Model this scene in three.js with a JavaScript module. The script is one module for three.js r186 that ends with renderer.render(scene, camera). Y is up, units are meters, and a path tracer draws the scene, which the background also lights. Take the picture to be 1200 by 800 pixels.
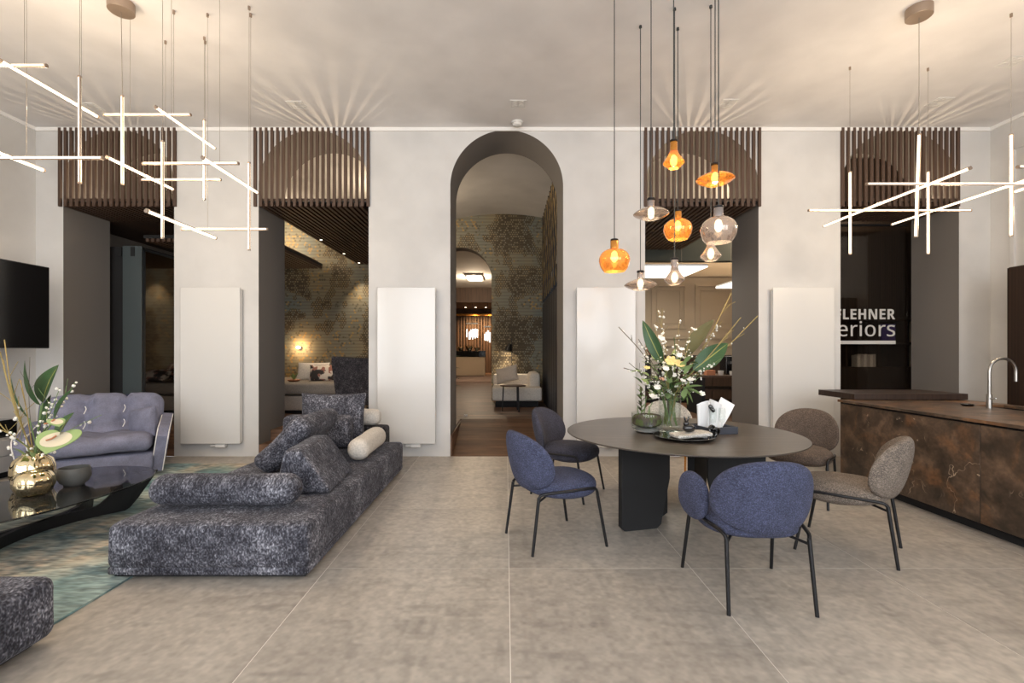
import * as THREE from 'three';
import { RoundedBoxGeometry } from 'three/addons/geometries/RoundedBoxGeometry.js';
import { mergeGeometries, mergeVertices } from 'three/addons/utils/BufferGeometryUtils.js';
import { FontLoader } from 'three/addons/loaders/FontLoader.js';
import { TextGeometry } from 'three/addons/geometries/TextGeometry.js';
import { MarchingCubes } from 'three/addons/objects/MarchingCubes.js';
import { RectAreaLightUniformsLib } from 'three/addons/lights/RectAreaLightUniformsLib.js';

// ---------------------------------------------------------------- camera, sky, daylight, exposure
const scene = new THREE.Scene();
const FOCAL = 560, VPX = 593, VPY = 412, EYE = 1.428;          // measured from the floor tiles (1.2 m) in a 1200 x 800 frame
const camera = new THREE.PerspectiveCamera(2 * Math.atan(400 / FOCAL) * 180 / Math.PI, 1.5, 0.05, 200);
camera.position.set(0, EYE, 0);
camera.lookAt(0, EYE, -10);
camera.setViewOffset(1200, 800, 7, -12, 1200, 800);
const renderer = new THREE.WebGLRenderer({ antialias: true });
renderer.toneMapping = THREE.LinearToneMapping;
renderer.toneMappingExposure = 1.0;
renderer.shadowMap.enabled = true;
RectAreaLightUniformsLib.init();
scene.background = new THREE.Color().setRGB(1.9, 2.05, 2.25);   // bright overcast sky over the street
const WARM = new THREE.Color().setRGB(1, 0.78, 0.54), WARM2 = new THREE.Color().setRGB(1, 0.62, 0.3);
const DAY = new THREE.Color().setRGB(1, 1.0, 1.03);
const WINDOW_X = [-5.0, -2.5, 0, 2.5, 5.0], WINDOW_Z = 3.2;
for (const x of WINDOW_X) {                                     // daylight of the shop windows in the street wall
  const l = new THREE.RectAreaLight(DAY, 4.0, 1.9, 3.5);
  l.position.set(x, 2.25, WINDOW_Z - 0.02); l.lookAt(x, 2.25, -10); l.name = 'window_daylight';
  scene.add(l);
}
function pointLight(x, y, z, color, intensity, radius = 1) {
  const l = new THREE.PointLight(color, intensity, 0, 2);
  l.position.set(x, y, z); l.castShadow = true; l.shadow.radius = radius; scene.add(l); return l;
}
function spotLight(x, y, z, tx, ty, tz, color, intensity, angle, radius = 1.5) {
  const l = new THREE.SpotLight(color, intensity, 0, angle, 0.6, 2);
  l.position.set(x, y, z); l.target.position.set(tx, ty, tz); l.castShadow = true; l.shadow.radius = radius;
  scene.add(l); scene.add(l.target); return l;
}

// ---------------------------------------------------------------- helpers
const V3 = (x, y, z) => new THREE.Vector3(x, y, z);
const PX = (px, z) => (px - VPX) * z / FOCAL, PY = (py, z) => EYE - (py - VPY) * z / FOCAL;
const P = (px, py, z) => V3(PX(px, z), PY(py, z), -z);
let seed = 7;
const rnd = () => { seed = (seed + 0x6D2B79F5) | 0; let t = Math.imul(seed ^ (seed >>> 15), 1 | seed); t = (t + Math.imul(t ^ (t >>> 7), 61 | t)) ^ t; return ((t ^ (t >>> 14)) >>> 0) / 4294967296; };
const rr = (a, b) => a + (b - a) * rnd();
const clamp = (x, a = 0, b = 1) => Math.min(b, Math.max(a, x));
const sstep = (a, b, x) => { const t = clamp((x - a) / (b - a)); return t * t * (3 - 2 * t); };
const hash = (x, y, s) => { let h = Math.imul(x, 374761393) ^ Math.imul(y, 668265263) ^ Math.imul(s + 11, 1274126177); h = Math.imul(h ^ (h >>> 13), 1274126177); return ((h ^ (h >>> 16)) >>> 0) / 4294967296; };
const wrap = (a, p) => ((a % p) + p) % p;
function vn(x, y, px, py, s) {                                   // periodic value noise
  const xi = Math.floor(x), yi = Math.floor(y), fx = x - xi, fy = y - yi, u = fx * fx * (3 - 2 * fx), v = fy * fy * (3 - 2 * fy);
  const x0 = wrap(xi, px), x1 = wrap(xi + 1, px), y0 = wrap(yi, py), y1 = wrap(yi + 1, py);
  return (hash(x0, y0, s) * (1 - u) + hash(x1, y0, s) * u) * (1 - v) + (hash(x0, y1, s) * (1 - u) + hash(x1, y1, s) * u) * v;
}
function fbm(x, y, px, py, s, o = 4) { let a = 0.5, r = 0, t = 0; for (let k = 0; k < o; k++) { r += a * vn(x, y, px, py, s + k); t += a; a *= 0.5; x *= 2; y *= 2; px *= 2; py *= 2; } return r / t; }
function noise3(x, y, z, s = 3) { return (vn(x + 0.31 * z, y + 0.57 * z, 4096, 4096, s) + vn(y - 0.43 * z + 7, z + 0.29 * x, 4096, 4096, s + 5) + vn(z + 3, x + 11, 4096, 4096, s + 9)) / 3; }
function tex(n, fn, metres, srgb = true, m = n) {                 // fn(u, v) in 0..1 -> [r, g, b] in 0..1 or a grey number
  const d = new Uint8Array(n * m * 4);
  for (let j = 0; j < m; j++) for (let i = 0; i < n; i++) {
    const c = fn(i / n, j / m), k = 4 * (j * n + i);
    if (typeof c === 'number') d[k] = d[k + 1] = d[k + 2] = clamp(c) * 255; else { d[k] = clamp(c[0]) * 255; d[k + 1] = clamp(c[1]) * 255; d[k + 2] = clamp(c[2]) * 255; }
    d[k + 3] = 255;
  }
  const t = new THREE.DataTexture(d, n, m);
  t.wrapS = t.wrapT = THREE.RepeatWrapping; t.magFilter = THREE.LinearFilter; t.minFilter = THREE.LinearMipmapLinearFilter; t.generateMipmaps = true;
  if (srgb) t.colorSpace = THREE.SRGBColorSpace;
  const [mx, my] = Array.isArray(metres) ? metres : [metres, metres];
  t.repeat.set(1 / mx, 1 / my); t.needsUpdate = true;
  return t;
}
const mix3 = (a, b, t) => [a[0] + (b[0] - a[0]) * t, a[1] + (b[1] - a[1]) * t, a[2] + (b[2] - a[2]) * t];
const c255 = (r, g, b) => [r / 255, g / 255, b / 255];
const std = (o) => new THREE.MeshStandardMaterial(o);
const phys = (o) => new THREE.MeshPhysicalMaterial(o);
const lin = (r, g, b) => new THREE.Color().setRGB(r, g, b);

// geometry
function boxUV(g) {                                              // uv in metres from the dominant axis of each face
  const had = g.index ? g.toNonIndexed() : g, p = had.attributes.position, uv = new Float32Array(p.count * 2), a = V3(), b = V3(), c = V3();
  for (let i = 0; i < p.count; i += 3) {
    a.fromBufferAttribute(p, i); b.fromBufferAttribute(p, i + 1); c.fromBufferAttribute(p, i + 2);
    const n = b.clone().sub(a).cross(c.clone().sub(a)); const x = Math.abs(n.x), y = Math.abs(n.y), z = Math.abs(n.z);
    [a, b, c].forEach((q, k) => { const w = x >= y && x >= z ? [q.z, q.y] : y >= z ? [q.x, q.z] : [q.x, q.y]; uv[2 * (i + k)] = w[0]; uv[2 * (i + k) + 1] = w[1]; });
  }
  had.setAttribute('uv', new THREE.BufferAttribute(uv, 2));
  return had;
}
const clean = (g) => { for (const k of Object.keys(g.attributes)) if (!['position', 'normal', 'uv'].includes(k)) g.deleteAttribute(k); g.morphAttributes = {}; return g; };
const merge = (list) => { const g = mergeGeometries(list.map((q) => clean(q.index ? q.toNonIndexed() : q))); return g; };
const at = (g, x = 0, y = 0, z = 0) => g.translate(x, y, z);
const bx = (w, h, d, x = 0, y = 0, z = 0) => boxUV(new THREE.BoxGeometry(w, h, d).translate(x, y, z));
const bb = (x0, x1, y0, y1, z0, z1) => bx(x1 - x0, y1 - y0, z1 - z0, (x0 + x1) / 2, (y0 + y1) / 2, (z0 + z1) / 2);
const rb = (w, h, d, r, x = 0, y = 0, z = 0, s = 2) => boxUV(new RoundedBoxGeometry(w, h, d, s, Math.min(r, w / 2.01, h / 2.01, d / 2.01)).translate(x, y, z));
const rbb = (x0, x1, y0, y1, z0, z1, r, s = 1) => rb(x1 - x0, y1 - y0, z1 - z0, r, (x0 + x1) / 2, (y0 + y1) / 2, (z0 + z1) / 2, s);
const cyl = (r0, r1, h, x = 0, y = 0, z = 0, n = 24) => boxUV(new THREE.CylinderGeometry(r0, r1, h, n).translate(x, y, z));
const lathe = (pts, n = 40) => { const g = new THREE.LatheGeometry(pts.map(([x, y]) => new THREE.Vector2(x, y)), n); return g; };
function rod(a, b, r, n = 8, r2 = r) {
  const d = b.clone().sub(a), g = new THREE.CylinderGeometry(r2, r, d.length(), n);
  g.applyQuaternion(new THREE.Quaternion().setFromUnitVectors(V3(0, 1, 0), d.clone().normalize()));
  return g.translate((a.x + b.x) / 2, (a.y + b.y) / 2, (a.z + b.z) / 2).toNonIndexed();
}
const tube = (pts, r, seg = 24, n = 7, closed = false, t = 0.5) => new THREE.TubeGeometry(new THREE.CatmullRomCurve3(pts, closed, 'catmullrom', t), seg, r, n, closed);
const sp = (c, e) => Math.sign(c) * Math.pow(Math.abs(c), e);
function puff(w, h, d, eP = 2.6, eV = 2.6, bend = null, nu = 40, nv = 22) {   // superquadric cushion, plan exponent eP, section exponent eV
  const pos = [], idx = [];
  for (let j = 0; j <= nv; j++) for (let i = 0; i <= nu; i++) {
    const f = -Math.PI / 2 + Math.PI * j / nv, t = 2 * Math.PI * i / nu, c = sp(Math.cos(f), 2 / eV);
    const q = V3(w / 2 * c * sp(Math.cos(t), 2 / eP), h / 2 * sp(Math.sin(f), 2 / eV), d / 2 * c * sp(Math.sin(t), 2 / eP));
    if (bend) bend(q);
    pos.push(q.x, q.y, q.z);
  }
  for (let j = 0; j < nv; j++) for (let i = 0; i < nu; i++) { const a = j * (nu + 1) + i, b = a + nu + 1; idx.push(a, b, a + 1, b, b + 1, a + 1); }
  let g = new THREE.BufferGeometry(); g.setAttribute('position', new THREE.Float32BufferAttribute(pos, 3)); g.setIndex(idx);
  g = mergeVertices(g, 1e-5); g.computeVertexNormals(); return boxUV(g);
}
function soft(w, h, d, r, bend = null, n = 14, pw = 6) {             // rounded upholstered block with many vertices; bend may shape it
  let g = new THREE.BoxGeometry(2, 2, 2, n, n, n); g.deleteAttribute('uv'); g.deleteAttribute('normal'); g = mergeVertices(g, 1e-4);
  const p = g.attributes.position, q = V3(), hs = [w / 2, h / 2, d / 2], rad = Math.min(r, w / 2, h / 2, d / 2);
  for (let i = 0; i < p.count; i++) {
    q.fromBufferAttribute(p, i); const v = [q.x, q.y, q.z].map((c, k) => Math.sin(c * Math.PI / 2 * 0.999) * hs[k]);
    const inn = v.map((c, k) => clamp(c, -(hs[k] - rad), hs[k] - rad)), e = v.map((c, k) => c - inn[k]), l = Math.hypot(...e);
    if (l > 1e-6) { const L = Math.max(...e.map(Math.abs)); const s = rad > 0 ? Math.min(1, rad / l) : 1; for (let k = 0; k < 3; k++) v[k] = inn[k] + e[k] * (l > L ? s : 1); }
    q.set(...v); if (bend) bend(q); p.setXYZ(i, q.x, q.y, q.z);
  }
  g.computeVertexNormals(); return boxUV(g);
}
function pillow(w, h, t, pinch = 0.07, n = 16, ns = 1) {              // scatter cushion standing in the xy plane
  const side = (s) => { const pos = [], idx = [];
    for (let j = 0; j <= n; j++) for (let i = 0; i <= n; i++) {
      const u = Math.sin((i / n * 2 - 1) * Math.PI / 2), v = Math.sin((j / n * 2 - 1) * Math.PI / 2), th = Math.pow(Math.max(0, (1 - u * u) * (1 - v * v)), 0.42);
      pos.push(w / 2 * u * (1 - pinch * (1 - v * v) * u * u), h / 2 * v * (1 - pinch * (1 - u * u) * v * v), s * t / 2 * th * (0.86 + 0.28 * noise3(u * 2 + ns, v * 2, s, 4)));
    }
    for (let j = 0; j < n; j++) for (let i = 0; i < n; i++) { const a = j * (n + 1) + i, b = a + n + 1; s > 0 ? idx.push(a, a + 1, b, b, a + 1, b + 1) : idx.push(a, b, a + 1, b, b + 1, a + 1); }
    const g = new THREE.BufferGeometry(); g.setAttribute('position', new THREE.Float32BufferAttribute(pos, 3)); g.setIndex(idx); g.computeVertexNormals(); return boxUV(g); };
  return merge([side(1), side(-1)]);
}
function extrude(shape, depth, bevel = 0, curve = 12) {
  return new THREE.ExtrudeGeometry(shape, { depth, bevelEnabled: bevel > 0, bevelSize: bevel, bevelThickness: bevel, bevelSegments: 2, curveSegments: curve });
}
const poly = (pts) => new THREE.Shape(pts.map(([x, y]) => new THREE.Vector2(x, y)));
function leafGeo(base, tip, width, side, droop = 0.12, fold = 0.25, n = 10) {  // curved leaf blade with a folded midrib
  const d = tip.clone().sub(base), L = d.length(), dir = d.clone().normalize(), s = side.clone().sub(dir.clone().multiplyScalar(side.dot(dir))).normalize(), up = s.clone().cross(dir).normalize();
  const pos = [], idx = [], uv = [];
  for (let i = 0; i <= n; i++) { const t = i / n, w = width * Math.pow(Math.sin(Math.PI * Math.pow(t, 0.8)), 0.8) / 2;
    for (let k = -2; k <= 2; k++) { const q = base.clone().addScaledVector(dir, L * t).addScaledVector(s, w * k / 2).addScaledVector(up, Math.abs(k) / 2 * w * fold + droop * L * Math.sin(Math.PI * t) * 0.6); pos.push(q.x, q.y, q.z); uv.push(k / 4 + 0.5, t); } }
  for (let i = 0; i < n; i++) for (let k = 0; k < 4; k++) { const a = i * 5 + k, b = a + 5; idx.push(a, a + 1, b, b, a + 1, b + 1); }
  const g = new THREE.BufferGeometry(); g.setAttribute('position', new THREE.Float32BufferAttribute(pos, 3)); g.setAttribute('uv', new THREE.Float32BufferAttribute(uv, 2)); g.setIndex(idx); g.computeVertexNormals(); return g;
}

// scene graph
const taken = {};
const numbered = (n) => { const k = taken[n] = (taken[n] ?? -1) + 1; return k ? `${n}_${String(k).padStart(3, '0')}` : n; };
function mesh(name, g, m) { const o = new THREE.Mesh(g, m); o.name = name; o.castShadow = o.receiveShadow = true; return o; }
function thing(name, label, category, [x, y, z] = [0, 0, 0], turn = 0, group) {
  const o = new THREE.Group(); o.name = numbered(name); o.position.set(x, y, z); o.rotation.y = turn; o.userData = { label, category };
  if (group) o.userData.group = group; scene.add(o); return o;
}
function part(parent, name, g, m, label) { const o = mesh(name, g, m); if (label) o.userData.label = label; parent.add(o); return o; }
function solo(name, label, category, g, m, group, [x, y, z] = [0, 0, 0], turn = 0) {
  const o = mesh(numbered(name), g, m); o.position.set(x, y, z); o.rotation.y = turn; o.userData = { label, category }; if (group) o.userData.group = group; scene.add(o); return o;
}
function struct(name, g, m, label) { const o = mesh(numbered(name), g, m); o.userData = { kind: 'structure' }; if (label) o.userData.label = label; scene.add(o); return o; }

// ---------------------------------------------------------------- materials
const T = {};
T.concrete = tex(1024, (u, v) => {
  const a = fbm(u * 6, v * 6, 6, 6, 1, 3), b = fbm(u * 6, v * 60, 6, 60, 9, 4), c = fbm(u * 60, v * 6, 60, 6, 19, 4), s = fbm(u * 160, v * 160, 160, 160, 29, 2);
  const t = clamp(0.5 + (a - 0.5) * 0.62 + (b - 0.5) * 0.5 + (c - 0.5) * 0.4), col = mix3(c255(155, 148, 139), c255(188, 180, 169), t);
  const g = (1 + (s - 0.5) * 0.2) * (1 - 0.08 * sstep(0.6, 0.8, fbm(u * 60, v * 18, 60, 18, 33, 3)) - 0.06 * sstep(0.6, 0.8, fbm(u * 18, v * 64, 18, 64, 37, 3))); return [col[0] * g, col[1] * g, col[2] * g];
}, 4.8);
T.chenille = tex(512, (u, v) => {
  const big = fbm(u * 5, v * 5, 5, 5, 41, 4), mid = fbm(u * 26, v * 18, 26, 18, 45, 3), fine = vn(u * 120, v * 80, 120, 80, 51), fine2 = vn(u * 150, v * 110, 150, 110, 53);
  const t = clamp(0.34 + (mid - 0.5) * 0.5 + (big - 0.5) * 0.55) * (0.15 + 1.5 * fine) + 0.7 * (fine2 - 0.5) * (0.4 + fine);
  return mix3(c255(33, 33, 41), c255(176, 177, 186), clamp(t * 0.8 + 0.06));
}, 0.9);
T.chenilleH = tex(512, (u, v) => 0.6 * vn(u * 170, v * 90, 170, 90, 51) + 0.4 * fbm(u * 26, v * 18, 26, 18, 45, 3), 0.9, false);
T.boucle = tex(512, (u, v) => {
  const f = vn(u * 120, v * 120, 120, 120, 61), g = vn(u * 220, v * 220, 220, 220, 63), b = fbm(u * 8, v * 8, 8, 8, 67, 3);
  const t = 0.62 + 0.42 * Math.pow(f, 1.5) * (0.5 + g) + (b - 0.5) * 0.16; return [t, t, t];
}, 0.42);
T.boucleH = tex(512, (u, v) => vn(u * 120, v * 120, 120, 120, 61), 0.42, false);
T.walnut = tex(256, (u, v) => {
  const a = fbm(u * 24, v * 3, 24, 3, 71, 4), b = vn(u * 90, v * 6, 90, 6, 77); return mix3(c255(64, 49, 40), c255(112, 88, 72), clamp(a * 0.8 + b * 0.25));
}, [0.5, 1.6], true, 512);
T.plank = tex(512, (u, v) => {
  const a = fbm(u * 4, v * 30, 4, 30, 81, 4), b = vn(u * 8, v * 110, 8, 110, 87), c = fbm(u * 3, v * 3, 3, 3, 88, 3); return mix3(c255(66, 47, 35), c255(134, 102, 78), clamp(a * 0.7 + b * 0.25 + (c - 0.5) * 0.5));
}, [1.6, 0.8]);
T.oak = tex(512, (u, v) => {
  const w = fbm(u * 3, v * 3, 3, 3, 91, 3), a = vn(u * 6 + w * 2, v * 60 + w * 9, 6, 60, 93), b = vn(u * 12, v * 150, 12, 150, 97); return mix3(c255(52, 46, 41), c255(104, 95, 86), clamp(a * 0.5 + b * 0.35 + w * 0.15));
}, [1.2, 0.6]);
T.stone = tex(1024, (u, v) => {
  const w1 = fbm(u * 4, v * 4, 4, 4, 101, 5), w2 = fbm(u * 4, v * 4, 4, 4, 111, 5), n = fbm(u * 14 + w1 * 4, v * 14 + w2 * 4, 14, 14, 121, 5), r = fbm(u * 9 + w2 * 3, v * 9 + w1 * 3, 9, 9, 131, 5);
  let col = mix3(c255(47, 38, 31), c255(112, 90, 72), clamp((n - 0.22) * 1.5)); col = mix3(col, c255(138, 92, 56), clamp((r - 0.53) * 4) * 0.5); const fl = 0.86 + 0.28 * fbm(u * 90, v * 90, 90, 90, 157, 2); col = col.map((q) => q * fl);
  const vein = Math.abs(fbm(u * 5 + w1 * 4, v * 5 - w2 * 4, 5, 5, 141, 4) - 0.5), gate = sstep(0.55, 0.72, fbm(u * 9, v * 9, 9, 9, 151, 3));
  return mix3(col, c255(205, 186, 160), sstep(0.014, 0.0, vein) * gate * 0.75);
}, 1.7);
T.rug = tex(1024, (u, v) => {
  const a = fbm(u * 5, v * 9, 5, 9, 161, 5), b = fbm(u * 30, v * 110, 30, 110, 171, 3), c = fbm(u * 7, v * 5, 7, 5, 181, 4), y = vn(u * 60, v * 420, 60, 420, 191);
  let col = mix3(c255(96, 128, 130), c255(176, 186, 180), clamp((a - 0.3) * 1.9)); col = mix3(col, c255(196, 180, 158), clamp((c - 0.44) * 3.4)); col = mix3(col, c255(66, 88, 96), clamp((fbm(u * 16, v * 40, 16, 40, 195, 4) - 0.52) * 4) * 0.7);
  const g = 0.72 + 0.36 * b + 0.28 * (y - 0.5); return [col[0] * g, col[1] * g, col[2] * g];
}, [2.9, 4.3]);
T.rugH = tex(512, (u, v) => vn(u * 60, v * 300, 60, 300, 191), [2.9, 4.3], false);
T.wallpaper = tex(1024, (u, v) => {
  const N = 56, M = 64, gx = u * N, gy = v * M; let best = 9, second = 9, id = [0, 0];
  for (let j = -1; j <= 1; j++) for (let i = -1; i <= 1; i++) { const cy = Math.floor(gy) + j, cx = Math.floor(gx) + i, o = wrap(cy, 2) ? 0.5 : 0, dx = gx - (cx + o + 0.25), dy = (gy - (cy + 0.5)) * 0.88, d = Math.hypot(dx, dy); if (d < best) { second = best; best = d; id = [wrap(cx, N), wrap(cy, M)]; } else if (d < second) second = d; }
  const edge = second - best, z1 = fbm(u * 7, v * 6, 7, 6, 201, 4), z2 = fbm(u * 4, v * 4, 4, 4, 211, 3), h = hash(id[0], id[1], 5), line = 0.95 + 0.05 * Math.sign(Math.sin(v * 1024 / 4));
  let col = mix3(c255(124, 122, 108), c255(142, 128, 98), clamp((z2 - 0.3) * 2)); col = mix3(col, c255(104, 116, 118), clamp((fbm(u * 3, v * 3, 3, 3, 221, 3) - 0.52) * 5) * 0.7);
  if (z1 > 0.52) { col = edge < 0.22 + 0.5 * (z1 - 0.52) ? c255(74, 65, 50) : mix3(col, c255(158, 126, 76), h * 0.5); if (z1 > 0.6 && h > 0.55) col = mix3(col, c255(58, 50, 40), sstep(0.34, 0.24, best)); }
  else if (z1 < 0.43 && h > 0.62) col = mix3(col, h > 0.82 ? c255(162, 134, 86) : c255(100, 95, 80), sstep(0.48, 0.4, best));
  return [col[0] * line, col[1] * line, col[2] * line];
}, 3.0);
T.lilac = tex(256, (u, v) => { const a = fbm(u * 6, v * 6, 6, 6, 231, 4), f = vn(u * 120, v * 120, 120, 120, 241); const t = 0.82 + 0.24 * (a - 0.5) + 0.1 * (f - 0.5); return [t, t, t]; }, 0.6);
T.panel = tex(256, (u, v) => { const a = fbm(u * 40, v * 2, 40, 2, 251, 4), s = 0.75 + 0.25 * Math.sign(Math.sin(u * Math.PI * 2 * 16)); return mix3(c255(34, 27, 23), c255(76, 61, 50), clamp(a * s)); }, [0.6, 2.4], true, 512);
T.floral = tex(256, (u, v) => { const n = fbm(u * 5, v * 5, 5, 5, 261, 3), m = fbm(u * 8, v * 8, 8, 8, 271, 2); return n > 0.56 ? c255(54, 50, 50) : m > 0.6 ? c255(150, 104, 92) : n > 0.5 ? c255(120, 112, 108) : c255(214, 203, 190); }, 0.6);
T.linen = tex(256, (u, v) => { const a = vn(u * 90, v * 30, 90, 30, 281), b = vn(u * 30, v * 90, 30, 90, 291); const t = 0.8 + 0.2 * (a + b) / 2; return [t, t, t]; }, 0.4);
T.tread = tex(256, (u, v) => { const a = fbm(u * 5, v * 5, 5, 5, 301, 4); const t = 0.93 + 0.1 * (a - 0.5); return [t, t, t]; }, 2.2);
T.moss = tex(128, (u, v) => { const a = fbm(u * 16, v * 16, 16, 16, 311, 3), b = fbm(u * 9, v * 5, 9, 5, 315, 3); return mix3(mix3(c255(52, 44, 38), c255(96, 84, 72), a), c255(84, 96, 52), sstep(0.5, 0.62, b)); }, 0.22);
T.greenLeaf = tex(128, (u, v) => { const rib = Math.abs(u - 0.5) < 0.03, vein = Math.sin((v * 26 - Math.abs(u - 0.5) * 9) * 6.283); return rib ? c255(150, 152, 78) : mix3(c255(36, 66, 34), c255(62, 96, 56), 0.5 + 0.3 * vein + 0.4 * (fbm(u * 6, v * 6, 6, 6, 321, 2) - 0.5)); }, 1);

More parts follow.
